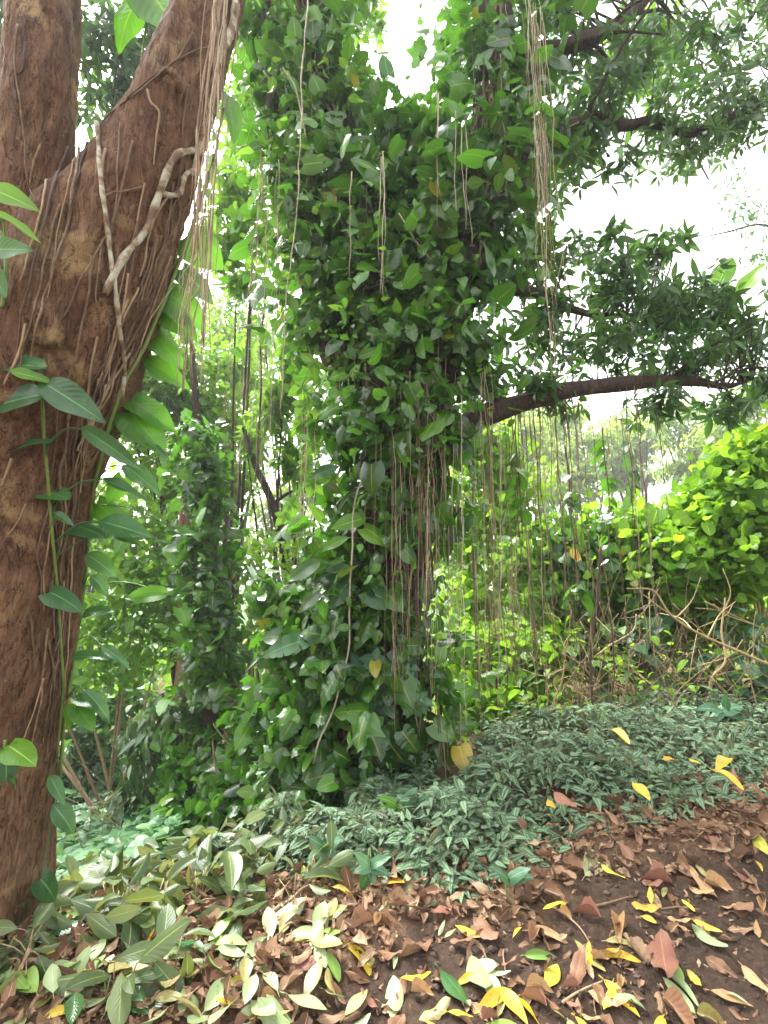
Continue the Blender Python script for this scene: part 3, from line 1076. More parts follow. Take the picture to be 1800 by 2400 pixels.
climber('climbing_plant', [(-10, 1880), (2, 1810), (10, 1760), (12, 1735)], [(20, 1748, 82, 1786, 56, PL, 2.12), (14, 1775, 16, 1842, 50, 'bluegreen', 2.1), (16, 1800, 44, 1848, 26, PB, 2.13), (15, 1750, -20, 1770, 44, PB, 2.12)],
        'young sprig with rounded leaves low on the forked trunk', r=.006, dd=2.14)
climber('climbing_plant', [(345, -60), (352, 20), (340, 80), (330, 160)], [(350, -20, 440, 90, 110, 'pothos', 3.0), (320, 0, 260, 100, 70, 'pothos', 3.1), (300, -60, 330, 20, 60, 'pothos', 3.0), (420, 10, 330, -10, 60, 'pothos', 3.1)],
        'dark climber leaves hanging inside the fork of the thick tree', r=.007, dd=3.05)

# ================================================================== THE CENTRAL TREE
base_c = at(850, 1880, 5.0)
base_c[2] = height(base_c[0], base_c[1])
central = thing('vine_covered_tree', base_c, 'large tree wrapped in climbing vines in the middle with spreading limbs', 'tree')
S_MAIN = skel([(830, 1980, 4.98, .62), (842, 1800, 4.98, .54), (862, 1600, 5.0, .47), (900, 1350, 5.04, .42), (935, 1100, 5.1, .43), (950, 930, 5.15, .46), (958, 820, 5.2, .42)], 40)
S_L = skel([(945, 980, 5.15, .34), (890, 780, 5.25, .28), (845, 600, 5.4, .23), (815, 420, 5.55, .21), (775, 220, 5.75, .19), (735, 20, 6.0, .17), (700, -220, 6.4, .14)], 36)
S_LL = skel([(915, 1050, 5.15, .28), (810, 860, 5.2, .2), (745, 700, 5.3, .17), (700, 500, 5.5, .15), (660, 280, 5.7, .14), (620, 60, 6.0, .12), (590, -160, 6.3, .1)], 36)
S_R = skel([(965, 960, 5.15, .36), (1030, 780, 5.15, .3), (1095, 580, 5.2, .26), (1140, 400, 5.3, .24), (1165, 210, 5.45, .22), (1160, 20, 5.7, .2), (1140, -220, 6.1, .16)], 36)


def central_disp(c):
    a = noise.fractal(Vector((c[0] * 3, c[1] * 3, c[2] * .6)), 1.0, 2.0, 3)
    w = noise.fractal(Vector((c[0] * 12, c[1] * 12, c[2] * 1.2)), 1.0, 2.0, 3)
    return a * .05 - abs(w) * .035


ctrunk, CBVH = fuse([(S_MAIN, 24), (S_L, 16), (S_LL, 14), (S_R, 16)], [], .03, central_disp, 'trunk', M['bark_dark'], central)

BR = {
    'low': skel([(960, 1090, 5.15, .15), (1030, 1035, 5.12, .13), (1110, 985, 5.1, .115), (1200, 952, 5.15, .105), (1330, 915, 5.3, .09), (1500, 895, 5.5, .075), (1620, 893, 5.7, .055), (1700, 905, 5.9, .035), (1760, 890, 6.1, .015)], 50),
    'mid': skel([(1100, 690, 5.2, .075), (1180, 680, 5.1, .06), (1260, 688, 5.2, .055), (1330, 720, 5.4, .045), (1420, 740, 5.7, .03), (1520, 735, 6., .02)], 30),
    'up': skel([(1150, 420, 5.3, .11), (1215, 375, 5.2, .085), (1280, 330, 5.3, .075), (1345, 290, 5.4, .07), (1400, 276, 5.5, .065), (1462, 296, 5.6, .06), (1530, 290, 5.75, .06), (1620, 312, 5.9, .055), (1720, 270, 6.1, .05), (1820, 232, 6.3, .045), (1950, 180, 6.6, .05)], 50),
    'top': skel([(1165, 190, 5.45, .12), (1240, 130, 5.4, .10), (1310, 115, 5.45, .085), (1400, 85, 5.6, .075), (1480, 30, 5.8, .065), (1560, -60, 6.1, .05)], 30),
}
for k, s in BR.items():
    g = Geo()
    p = wobble(s[:, :3], .03, 3, len(k) + 3.)
    tube(g, p, s[:, 3] * (1 + .08 * np.sin(np.arange(len(s)) * .9)), 12)
    if k in ('up', 'low', 'top'):
        for q in range(6):
            i = rng.integers(12, len(s) - 4)
            e = p[i] + rng.normal(0, .35, 3) + np.array([.35, .1, .15 if k != 'low' else .4])
            tube(g, catmull([p[i], (p[i] + e) / 2 + UP * .1, e], 8), np.linspace(s[i, 3] * .4, .008, 8), 6)
    g.build('branch', M['bark_dark'], central)

CR_UP = [(1370, 300, 5.6, 110, 130, .7), (1320, 395, 5.5, 90, 60, .6), (1265, 440, 5.4, 50, 70, .5), (1440, 200, 5.7, 150, 130, .8), (1600, 250, 6.0, 170, 140, .8), (1730, 280, 6.2, 120, 80, .8),
         (1560, 345, 5.9, 130, 60, .6), (1470, 380, 5.8, 80, 35, .5), (1790, 180, 6.4, 110, 110, .7), (1620, 100, 6.2, 120, 90, .7), (1330, 100, 5.7, 110, 110, .6), (1300, -20, 5.9, 150, 70, .7), (1500, 10, 6.2, 120, 70, .7), (1780, 10, 6.6, 120, 90, .8), (1250, 250, 5.5, 70, 140, .5)]
CR_LOW = [(1430, 665, 5.7, 105, 65, .6), (1530, 590, 6.0, 80, 65, .5), (1310, 620, 5.5, 80, 60, .5), (1240, 540, 5.3, 45, 70, .4), (1410, 570, 5.8, 70, 45, .5), (1500, 720, 5.7, 170, 100, .7), (1640, 720, 5.9, 150, 100, .7), (1740, 800, 6.0, 110, 110, .7), (1600, 830, 5.6, 160, 70, .6), (1400, 810, 5.5, 150, 90, .6),
          (1270, 760, 5.3, 80, 110, .5), (1260, 890, 5.2, 110, 60, .4), (1560, 950, 5.5, 120, 40, .5), (1690, 960, 5.8, 80, 45, .5), (1220, 640, 5.3, 50, 70, .4), (1340, 950, 5.3, 90, 25, .35), (1790, 900, 6.2, 60, 60, .5), (1140, 900, 5.2, 60, 70, .35)]
for nm, spec, n, br in (('crown', CR_UP, 700, ('up', 'top')), ('crown', CR_LOW, 760, ('low', 'mid'))):
    C = clumps(spec, n=n)
    g = Geo()
    whorls(g, C, 8, T_LANCE, .125, 1.15, .45)
    g.build(nm, M['mango'], central)
    g = Geo()
    twigs_to(g, C, np.vstack([BR[b] for b in br]), .011, 4)
    g.build('branchwork', M['bark_dark'], central)
# upper right part of the crown, shown lit by a paler leaf colour
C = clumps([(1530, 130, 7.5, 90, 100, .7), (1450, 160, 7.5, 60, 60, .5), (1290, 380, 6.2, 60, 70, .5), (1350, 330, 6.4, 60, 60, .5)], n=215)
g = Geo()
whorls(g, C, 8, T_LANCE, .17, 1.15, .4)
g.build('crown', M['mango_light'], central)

# roots growing down the trunk (parts of the tree)
for k in range(80):
    i = rng.integers(2, 34)
    c, r = S_MAIN[i, :3], S_MAIN[i, 3]
    ph = -math.pi / 2 + rng.normal(0, .75) + (.35 if k % 2 else 0)
    pts = []
    n = 14
    ln = .6 + 1.6 * rng.random()
    for q in range(n):
        z = c[2] - ln * q / (n - 1)
        jx = np.argmin(abs(S_MAIN[:, 2] - z))
        cc, rr = S_MAIN[jx, :3], S_MAIN[jx, 3]
        a = ph + .05 * math.sin(q * .7 + k)
        pts.append((cc[0] + math.cos(a) * (rr + .03 + .05 * rng.random()), cc[1] + math.sin(a) * (rr + .05), max(z, height(cc[0], cc[1]) - .05)))
    g = Geo()
    tube(g, catmull(pts, 26), .006 + .009 * rng.random(), 5, rng.random())
    g.build('aerial_root', M[('root_dark', 'root', 'bark_dark')[k % 3]], central)


# ---- climbers of the central tree
def vine_leaves(g, S, n, size, rout, Ts, sv=.35, thr=-.25, front=.7, i0=0, i1=None, outw=.4, seed=0., bias=(0, 0, 0)):
    S = np.asarray(S)[i0:i1]
    cnt = 0
    P, D, N = [], [], []
    A = unit(np.gradient(S[:, :3], axis=0))
    while cnt < n:
        u = rng.random() * (len(S) - 1.001)
        i = int(u)
        t = u - i
        c = S[i] * (1 - t) + S[i + 1] * t
        a = A[i]
        tocam = unit(CAM - c[:3])
        e = rdir(1)[0]
        if rng.random() < front:
            e = e + tocam * .9
        e = e + np.asarray(bias) * rng.random()
        e = unit(e - a * np.dot(e, a))
        p = c[:3] + e * (c[3] + abs(rng.normal(0, rout)) + .01)
        if noise.noise(Vector(p * 2.4) + Vector((seed, 0, 0))) < thr:
            continue
        P.append(p)
        D.append(e * outw + rng.normal(0, .62, 3) - UP * (.1 + .6 * rng.random()))
        N.append(e * .5 + UP * .75 + rng.normal(0, .5, 3))
        cnt += 1
    multi(g, Ts, np.array(P), np.array(D), np.array(N), size * np.exp(np.clip(rng.normal(-.08, sv * 1.2, n), -1, .6)))


def vine_thing(S, i0, i1, label, sets, mats, heroes=(), r=.012, turns=.6, bias=(0, 0, 0)):
    S = np.asarray(S)
    seg = S[i0:i1]
    t = thing('climbing_vine', seg[0, :3], label, 'climbing vine')
    g = Geo()
    for k in range(4):
        ph0 = -math.pi / 2 + rng.normal(0, .8)
        pts = []
        for q, s in enumerate(seg[::2]):
            a = ph0 + turns * math.sin(q * .5 + k * 2)
            pts.append(s[:3] + np.array([math.cos(a), math.sin(a), 0]) * (s[3] + .04))
        if len(pts) > 3:
            tube(g, wobble(catmull(pts, 40), .04, 4, k * 5.), r * (1.1 - .1 * k), 6, .4)
    g.build('stem', M['root'], t)
    for (n, size, rout, Ts, thr, front), m in zip(sets, mats):
        g = Geo()
        vine_leaves(g, S, n, size, rout, Ts, thr=thr, front=front, i0=i0, i1=i1, seed=rng.random() * 40, bias=bias)
        g.build('foliage', M[m], t)
    for (cx, cy, L, w, ang, m, d) in heroes:
        a = math.radians(ang)
        b = at(cx - math.cos(a) * L / 2, cy + math.sin(a) * L / 2, d)
        tp = at(cx + math.cos(a) * L / 2, cy - math.sin(a) * L / 2, d - .05)
        Ts = T_SPLIT if m.endswith('*') else (H_POTHOS if w > .6 * L else H_LONG)
        s = seg[np.argmin(np.linalg.norm(seg[:, :3] - b, axis=1)), :3]
        hero(t, b, tp, w / F * d, Ts, m.rstrip('*'), stalk=s + unit(b - s) * .3)
    return t


dF = 4.35
vine_thing(S_MAIN, 0, 16, 'dark glossy vine covering the foot of the big central trunk',
           [(900, .15, .26, T_HEART, -.05, .85), (700, .085, .32, T_OVATE, -.1, .8)], ('pothos', 'silver'),
           [(817, 1695, 54, 38, -35, PL, dF), (873, 1713, 56, 30, 20, PL, dF), (778, 1780, 52, 42, 195, PB, dF), (715, 1787, 36, 30, 200, PB, dF), (793, 1588, 44, 30, 190, PB, dF),
            (1013, 1575, 46, 34, -20, PB, 4.5), (1103, 1622, 60, 26, -25, PB, 4.7), (1058, 1665, 50, 42, 240, PB, 4.6), (672, 1822, 58, 46, 230, PB + '*', 4.3), (842, 1760, 40, 14, 15, PL, dF), (760, 1700, 46, 34, 230, PB, dF), (830, 1850, 44, 36, 250, PB, dF)])
vine_thing(S_MAIN, 14, 28, 'vine with the largest split leaves halfway up the central trunk',
           [(800, .145, .24, T_HEART, -.05, .8), (520, .085, .30, T_OVATE, -.1, .8)], ('pothos', 'pothos'),
           [(890, 1258, 80, 56, -30, PL, dF), (815, 1225, 84, 42, 195, PL, dF), (775, 1275, 84, 26, 200, PL, dF), (780, 1340, 82, 42, 190, PB, dF), (790, 1393, 70, 64, 225, PB + '*', dF),
            (902, 1403, 92, 66, -25, PB, 4.3), (660, 1515, 108, 54, 195, PB + '*', dF), (710, 1338, 84, 44, 210, 'silver', dF), (722, 1408, 70, 32, 220, 'silver', dF), (843, 1465, 40, 28, 190, PB, dF),
            (877, 1485, 38, 24, -15, PB, dF), (846, 1513, 40, 20, 10, PB, dF), (760, 1460, 48, 40, 230, PB + '*', dF), (996, 1383, 48, 40, 260, PB, 4.5), (1038, 1428, 40, 18, -40, PL, 4.55), (1000, 1497, 38, 32, -30, PB, 4.5),
            (1085, 1230, 48, 42, 250, PB, 4.7), (690, 1230, 60, 44, 215, PL, 4.5), (745, 1200, 40, 30, 120, PL, 4.5), (875, 1320, 54, 18, 250, PB, dF), (720, 1560, 60, 42, 215, PB, dF)], bias=(-.35, 0, 0))
vine_thing(S_MAIN, 27, 40, 'dense dark vine where the central trunk divides',
           [(850, .12, .28, T_HEART, .0, .8), (600, .08, .32, T_OVATE, -.05, .8)], ('pothos', 'pothos'),
           [(956, 735, 38, 32, 80, PL, 4.5), (904, 782, 62, 34, 20, PL, 4.5), (868, 825, 60, 26, 25, PL, 4.45), (832, 868, 36, 30, 60, PL, 4.45), (815, 915, 44, 26, 50, PL, 4.45), (790, 880, 40, 30, 200, PL, 4.45),
            (927, 1045, 38, 24, 170, PB, 4.5), (967, 1045, 36, 24, -10, PB, 4.5), (882, 1097, 64, 40, 210, PB + '*', 4.5), (755, 1105, 68, 30, 195, PB, 4.5), (1110, 836, 58, 32, 15, PB, 4.8), (770, 960, 56, 36, 200, PL, 4.5), (1000, 700, 44, 26, 30, PL, 4.55), (930, 800, 40, 18, 70, PL, 4.45)], bias=(-.4, 0, 0))
vine_thing(S_L, 4, 36, 'vine with round backlit leaves up the left of the two tall stems',
           [(1150, .15, .30, T_HEART, .0, .75), (900, .09, .36, T_OVATE, -.05, .7)], ('pothos', 'broad'),
           [(780, 300, 100, 40, 70, PL, 5.1), (740, 190, 50, 40, 110, PL, 5.1), (690, 120, 46, 40, 80, PL, 5.2), (850, 230, 60, 40, 40, PB, 5.2), (690, 60, 50, 36, 95, PL, 5.2), (745, 380, 70, 50, 10, PL, 5.), (845, 325, 56, 20, 20, PB, 5.), (905, 150, 56, 44, 100, PB, 5.4)])
vine_thing(S_LL, 8, 36, 'bright green vine on the thin outer stem left of the two tall ones',
           [(850, .135, .30, T_HEART, .0, .7), (900, .085, .38, T_OVATE, -.1, .7)], ('pothos', 'broad'),
           [(680, 340, 90, 34, 100, PL, 5.1), (650, 450, 50, 40, 240, PL, 5.1), (710, 540, 50, 30, 30, PL, 5.), (745, 590, 50, 30, 20, PL, 5.)])
vine_thing(S_R, 4, 36, 'dark vine with heart shaped leaves climbing the right hand tall stem',
           [(1500, .145, .30, T_HEART, -.05, .8), (900, .09, .34, T_OVATE, -.05, .75)], ('pothos', 'pothos'),
           [(1175, 485, 54, 38, 20, PL, 4.9), (1080, 455, 46, 34, 150, PB, 4.9), (1125, 455, 50, 40, 40, PB, 4.9), (1210, 180, 44, 40, -20, PL, 5.), (1240, 240, 40, 50, 260, PL, 5.), (1170, 640, 60, 40, 200, PB, 4.9), (1050, 300, 46, 46, 80, PB, 5.), (1140, 130, 60, 24, 50, 'silver', 5.)])

C = clumps([(690, 1480, 4.8, 70, 110, .3), (670, 1620, 4.75, 90, 120, .3), (690, 1760, 4.6, 110, 90, .3), (800, 1790, 4.4, 100, 70, .25), (640, 1400, 5.0, 50, 60, .3), (760, 1560, 4.5, 60, 120, .2), (760, 1850, 4.3, 110, 60, .2)], n=115)
t = thing('climbing_vine', at(760, 1880, 4.6), 'skirt of glossy vine leaves spreading left of the foot of the central trunk', 'climbing vine')
g = Geo()
leaf_cloud(g, C, 6, .11, T_HEART, .14, .8, .5)
g.build('foliage', M['pothos'], t)
g = Geo()
leaf_cloud(g, C[::2], 7, .14, T_OVATE, .095, .8, .5)
g.build('foliage', M['silver'], t)
g = Geo()
for c in C[::6]:
    b0 = np.array([base_c[0] - .1, base_c[1] - .1, c[2] + .2])
    tube(g, catmull([b0, (b0 + c) / 2 + UP * .05, c], 9), .006, 5)
g.build('stem', M['root'], t)

C = clumps([(955, 330, 5.75, 75, 100, .22), (975, 470, 5.55, 90, 110, .25), (905, 480, 5.5, 60, 110, .22), (1040, 400, 5.5, 60, 110, .2), (960, 600, 5.35, 90, 90, .22), (760, 480, 5.5, 50, 90, .2)], n=150)
t = thing('climbing_vine', at(965, 640, 5.3), 'vine knitting together the two tall stems just above the fork', 'climbing vine')
g = Geo()
leaf_cloud(g, C, 6, .13, T_HEART, .15, .8, .5)
g.build('foliage', M['pothos'], t)
g = Geo()
leaf_cloud(g, C[::3], 5, .14, T_OVATE, .10, .8, .5)
g.build('foliage', M['broad'], t)
g = Geo()
SS = np.vstack([S_L, S_R])[:, :3]
for c in C[::5]:
    q = SS[np.argmin(np.linalg.norm(SS - c, axis=1))]
    tube(g, catmull([q, (q + c) / 2 + UP * .06, c], 9), .006, 5)
tube(g, catmull([S_L[20, :3], (S_L[20, :3] + S_R[18, :3]) / 2 - UP * .15, S_R[18, :3]], 16), .012, 6)
tube(g, catmull([S_L[14, :3], (S_L[14, :3] + S_R[11, :3]) / 2 - UP * .12, S_R[11, :3]], 16), .010, 6)
g.build('stem', M['root'], t)

# pale whorled creeper hanging on the lower trunk
p0 = at(870, 1560, 4.3)
t = thing('whorled_creeper', p0, 'pale five fingered creeper bunched on the lower central trunk', 'creeper')
g = Geo()
C = np.array([at(x, y, 4.28 + .1 * rng.random()) for x, y in ((838, 1555), (860, 1580), (892, 1592), (870, 1620), (900, 1640), (850, 1600), (915, 1600), (960, 1590), (985, 1640), (880, 1545), (905, 1570), (955, 1560))])
D0 = unit(CAM - C) + UP * .3
for c, a in zip(C, unit(D0)):
    k = 6
    e1 = unit(np.cross(a, UP))
    e2 = np.cross(a, e1)
    ph = np.arange(k) / k * 2 * math.pi + rng.random()
    D = e1 * np.cos(ph)[:, None] + e2 * np.sin(ph)[:, None] + a * .25 - UP * .5
    multi(g, T_OVATE, np.repeat(c[None], k, 0), D, np.repeat(a[None], k, 0) + UP * .4, .13 * np.exp(rng.normal(0, .2, k)))
g.build('foliage', M['bluegreen'], t)
g = Geo()
for c in C:
    tube(g, catmull([c, c + (p0 - c) * .5 - UP * .05 + np.array([0, .1, 0]), p0 + np.array([0, .25, .2])], 8), .004, 5)
g.build('stem', M['green_stem'], t)

# ---- hanging roots, top to bottom in the picture
GR = 'aerial roots hanging from the central tree'
def bunch(n, x0, x1, y0, y1, ya, yb, d0, d1, r, mats, label, group, wob=.03):
    for k in range(n):
        hang(x0 + (x1 - x0) * rng.random(), y0 + (y1 - y0) * rng.random(), ya + (yb - ya) * rng.random(), d0 + (d1 - d0) * rng.random(), r * (.6 + .7 * rng.random()), mats[k % len(mats)], label, group, wob)


def limb_roots(n, x0, x1, ya, yb, r, mats, label, group):
    S = BR['low']
    lx, ly, ld = proj(S[:, :3])
    for k in range(n):
        px = x0 + (x1 - x0) * rng.random()
        hang(px, float(np.interp(px, lx, ly)) + 8, ya + (yb - ya) * rng.random(), float(np.interp(px, lx, ld)) + rng.normal(0, .06), r * (.6 + .7 * rng.random()), mats[k % len(mats)], label, group, .03)


bunch(1, 722, 724, -40, -30, 960, 980, 4.2, 4.21, .006, ('root_pale',), 'longest pale root hanging free before the left tall stem', None)
bunch(1, 822, 826, 400, 410, 640, 650, 4.3, 4.31, .006, ('root_pale',), 'pale root hanging between the two left tall stems', None)
bunch(3, 890, 905, 350, 380, 600, 700, 4.4, 4.5, .005, ('root_pale',), 'one of three pale roots hanging before the fork of the tall stems', GR)
bunch(5, 1020, 1085, 210, 290, 400, 640, 4.5, 4.8, .005, ('root_pale',), 'pale root before the right hand tall stem', GR)
bunch(15, 1226, 1272, -40, 60, 330, 720, 4.3, 4.6, .0032, ('root_pale', 'root'), 'root in the pale tassel hanging under the upper limb', 'pale root tassel under the upper limb')
bunch(4, 1255, 1280, 300, 400, 700, 900, 4.4, 4.6, .004, ('root_pale', 'root'), 'thin root trailing below the pale tassel', 'roots trailing below the tassel')
bunch(10, 612, 660, 330, 420, 560, 760, 4.9, 5.2, .0045, ('root_pale', 'root'), 'root in the tassel hanging left of the outer stem', 'root tassel left of the outer stem')
bunch(14, 540, 650, 700, 820, 1000, 1260, 6.5, 7.5, .0045, ('root_pale', 'root'), 'pale root hanging before the bright trees between the two big trunks', 'roots hanging between the two big trunks')
bunch(1, 618, 620, 640, 660, 1180, 1200, 6.2, 6.3, .016, ('root_dark',), 'single dark mossy root hanging between the two big trunks', None)
bunch(6, 700, 745, 960, 1010, 1150, 1300, 4.6, 4.8, .005, ('root_pale', 'root'), 'root hanging beside the left flank of the central trunk', 'roots on the left flank of the central trunk')
bunch(16, 980, 1075, 860, 960, 1250, 1750, 4.45, 4.7, .0042, ('root', 'root_pale', 'root_pale'), 'brown root hanging down the right flank of the central trunk', 'roots on the right flank of the central trunk', .05)
bunch(1, 1075, 1077, 890, 900, 1500, 1520, 4.4, 4.41, .006, ('root_pale',), 'single pale root hanging before the lowest limb', None)
bunch(6, 1120, 1150, 855, 875, 1450, 1800, 4.5, 4.6, .004, ('root_pale', 'root'), 'root in the long pair strand crossing before the lowest limb', 'long strand before the lowest limb')
limb_roots(34, 1085, 1280, 1380, 1720, .0055, ('root', 'root_dark', 'root_pale'), 'thin root in the curtain under the lowest limb near the trunk', 'root curtain under the lowest limb')
limb_roots(22, 1280, 1490, 1300, 1640, .0055, ('root', 'root_dark'), 'thin root hanging under the lowest limb before the bright shrubs', 'roots before the bright shrubs')
limb_roots(5, 1480, 1580, 1130, 1260, .004, ('root_dark',), 'short dark root under the far part of the lowest limb', 'short roots under the far limb')
bunch(22, 985, 1080, 1620, 1740, 1800, 1880, 4.3, 4.6, .005, ('root', 'root_dark', 'root'), 'root in the brown fringe at the foot of the central trunk', 'root fringe at the trunk foot', .04)

for k in range(36):
    S = (S_L, S_LL, S_R, S_MAIN[26:])[k % 4]
    q = S[rng.integers(3, len(S) - 4)]
    c = q[:3] + unit(CAM - q[:3]) * (q[3] + .30 + .12 * rng.random()) + rng.normal(0, .16, 3) * np.array([1, .3, 0])
    px, py, d = proj(c)
    if d > 1 and py > -200:
        hang(float(px), float(py), float(py) + 120 + 480 * rng.random() ** 1.5, float(d), .0028 + .0015 * rng.random(), ('root_pale', 'root', 'root_pale')[k % 3], 'fine root hanging before the vines of the central tree', 'fine roots before the central tree')
bunch(16, 900, 1010, 950, 1150, 1350, 1800, 4.3, 4.5, .0036, ('root', 'root_dark'), 'brown root on the shaded middle of the central trunk', 'roots on the middle of the central trunk')
t = thing('star_leaved_creeper', at(720, 1000, 4.7), 'yellow green creeper with star shaped leaf fans on the left flank of the central tree', 'creeper')
g, g2 = Geo(), Geo()
last = None
for (x, y) in ((742, 760), (715, 800), (735, 850), (700, 905), (720, 950), (705, 990), (728, 1040), (716, 1085), (735, 1130), (690, 1180), (665, 1210), (650, 1600), (690, 1560), (640, 1640), (760, 1590), (800, 1010), (830, 930), (775, 1120), (800, 700), (1000, 640), (1040, 700)):
    c = at(x + rng.normal(0, 6), y, 4.72 + rng.normal(0, .05))
    a = unit(CAM - c + UP * 2 + rng.normal(0, .4, 3))
    e1 = unit(np.cross(a, UP))
    e2 = np.cross(a, e1)
    ph = np.arange(5) / 5 * 2 * math.pi + rng.random()
    multi(g, T_OVATE, np.repeat(c[None], 5, 0), e1 * np.cos(ph)[:, None] + e2 * np.sin(ph)[:, None] - UP * .25, np.repeat(a[None], 5, 0), .12 * np.exp(rng.normal(0, .25, 5)))
    if last is not None and np.linalg.norm(c - last) < .9:
        tube(g2, catmull([last, (last + c) / 2 + UP * .03, c], 8), .004, 5)
    last = c
g.build('foliage', M['pothos_light'], t)
g2.build('stem', M['green_stem'], t)

# two straight roots tied slantwise and a bent one
def strand(pts, r, label, mat='root_pale', n=30, name='hanging_root', cat='root'):
    P = catmull(np.array([at(*p) for p in pts]), n)
    P = wobble(P, .012, 5, rng.random() * 60)
    g = Geo()
    tube(g, P, r, 6, rng.random())
    return tag(g.build(name, M[mat], origin=P[0]), label, cat)


strand([(850, 1120, 4.3), (835, 1160, 4.28), (826, 1250, 4.25), (820, 1400, 4.22), (817, 1520, 4.2), (795, 1620, 4.15), (775, 1680, 4.12), (748, 1740, 4.1), (735, 1790, 4.1)], .007, 'long yellowish root slanting down the front of the central trunk')
strand([(935, 500, 4.5), (960, 540, 4.45), (985, 580, 4.45), (1010, 610, 4.5)], .006, 'short slanting pale root between the tall stems')
strand([(980, 880, 4.5), (1000, 950, 4.42), (1028, 1010, 4.4), (1020, 1055, 4.4), (980, 1072, 4.45), (940, 1070, 4.5)], .006, 'pale root bent in a hook on the central trunk')
strand([(960, 870, 4.5), (962, 940, 4.4), (978, 1010, 4.4), (968, 1100, 4.4), (965, 1300, 4.35), (962, 1380, 4.35)], .009, 'twisted brown root down the middle of the central trunk', 'root')
strand([(968, 1330, 4.4), (958, 1390, 4.35), (955, 1580, 4.35), (975, 1680, 4.35), (980, 1705, 4.35)], .007, 'straight brown root ending low on the central trunk', 'root')
strand([(665, 160, 4.9), (690, 200, 4.9), (705, 260, 4.9), (718, 320, 4.85)], .006, 'short pale root in the upper left leaves')

# hanging vines with a few dark leaves
def leafy_string(px, y0, y1, d, n, size, mat, label, r=.006):
    P = None
    top = at(px, y0, d)
    z1 = z_at_row(top[0], top[1], y1)
    m = 20
    P = np.repeat(top[None], m, 0)
    P[:, 2] = np.linspace(top[2], z1, m)
    P = wobble(P, .05, 1.5, px * .1)
    t = thing('hanging_vine', top, label, 'hanging vine')
    g = Geo()
    tube(g, P, r, 6)
    g.build('stem', M['root_dark'], t)
    g = Geo()
    k = rng.integers(2, m, n)
    e = unit(rng.normal(0, 1, (n, 3)) * np.array([1, 1, .2]))
    multi(g, T_HEART, P[k] + e * .03, e * .6 - UP * .6, e + UP * .7, size * np.exp(rng.normal(0, .3, n)))
    g.build('foliage', M[mat], t)


leafy_string(1408, 1000, 1330, 5.3, 14, .13, 'pothos', 'dark leafy vine hanging furthest right under the lowest limb')
leafy_string(1328, 1040, 1420, 5.2, 16, .13, 'pothos', 'leafy vine hanging with one yellow leaf under the lowest limb')
leafy_string(1205, 1000, 1250, 5.0, 9, .14, 'pothos', 'dark vine with large leaves hanging near the base of the lowest limb')
leafy_string(1465, 1020, 1180, 5.5, 10, .12, 'mango', 'short tuft of dark leaves hanging from the lowest limb')
P0 = at(1335, 1290, 5.1)
o = Geo()
inst(o, H_LONG[1], P0, np.array([.6, 0, -.5]), np.array([0, -1, .5]), .17)
tag(o.build('yellow_leaf', M['f_yellow'], origin=P0), 'yellow dying leaf caught on a hanging vine before the shrubs', 'leaf')
strand([(1408, 1280, 5.0), (1400, 1400, 5.0), (1385, 1520, 5.0), (1388, 1640, 5.05), (1405, 1740, 5.1)], .013, 'thick dark vine stem standing before the bright shrubs', 'root_dark', 30, 'standing_vine', 'vine')
strand([(1425, 1420, 5.0), (1440, 1560, 5.0), (1430, 1700, 5.05)], .007, 'thinner dark stem right of the thick dark vine stem', 'root_dark', 20, 'standing_vine', 'vine')
# two big pale leaves standing on the right crown
t = thing('perched_plant', at(1715, 690, 5.9), 'two big upright pale leaves growing on the right limb', 'plant')
hero(t, at(1680, 672, 5.9), at(1718, 590, 5.9), 50 / F * 5.9, H_LONG, PL)
hero(t, at(1735, 690, 5.9), at(1788, 612, 5.8), 46 / F * 5.9, H_LONG, PL)
g = Geo()
tube(g, np.array([at(1680, 672, 5.9), at(1712, 720, 5.9), at(1735, 690, 5.9)]), .01, 6)
g.build('stem', M['green_stem'], t)

# ================================================================== THE LEAFY COLUMN LEFT OF CENTRE
S_COL = skel([(500, 1960, 6.3, .2), (505, 1800, 6.3, .19), (500, 1600, 6.4, .17), (490, 1400, 6.6, .14), (485, 1250, 6.8, .11), (470, 1120, 7., .08), (455, 1000, 7.2, .05)], 40)
t = thing('ivy_clad_tree', S_COL[0, :3], 'slim tree hidden by a column of dark glossy ivy left of the big trunk', 'tree')
g = Geo()
tube(g, S_COL[:, :3], S_COL[:, 3], 10)
g.build('trunk', M['bark_dark'], t)
g = Geo()
vine_leaves(g, S_COL, 1700, .135, .18, T_HEART, thr=-.2, front=.6)
vine_leaves(g, S_COL, 900, .09, .3, T_OVATE, thr=-.1, front=.6, i0=0, i1=24)
g.build('foliage', M['pothos'], t)
g = Geo()
C = clumps([(620, 1720, 5.6, 110, 130, .5), (600, 1850, 5.3, 130, 90, .5), (430, 1840, 6.0, 80, 80, .4), (700, 1900, 4.9, 90, 70, .35), (480, 1920, 5.4, 90, 50, .4)], n=150)
leaf_cloud(g, C, 10, .12, T_HEART, .115, .8, .5)
tb = thing('trailing_vine', C[0], 'mound of dark trailing vine between ivy column and big trunk', 'vine')
g.build('foliage', M['pothos'], tb)
g = Geo()
twigs_to(g, C, S_COL, .012, 3)
g.build('stem', M['root_dark'], tb)
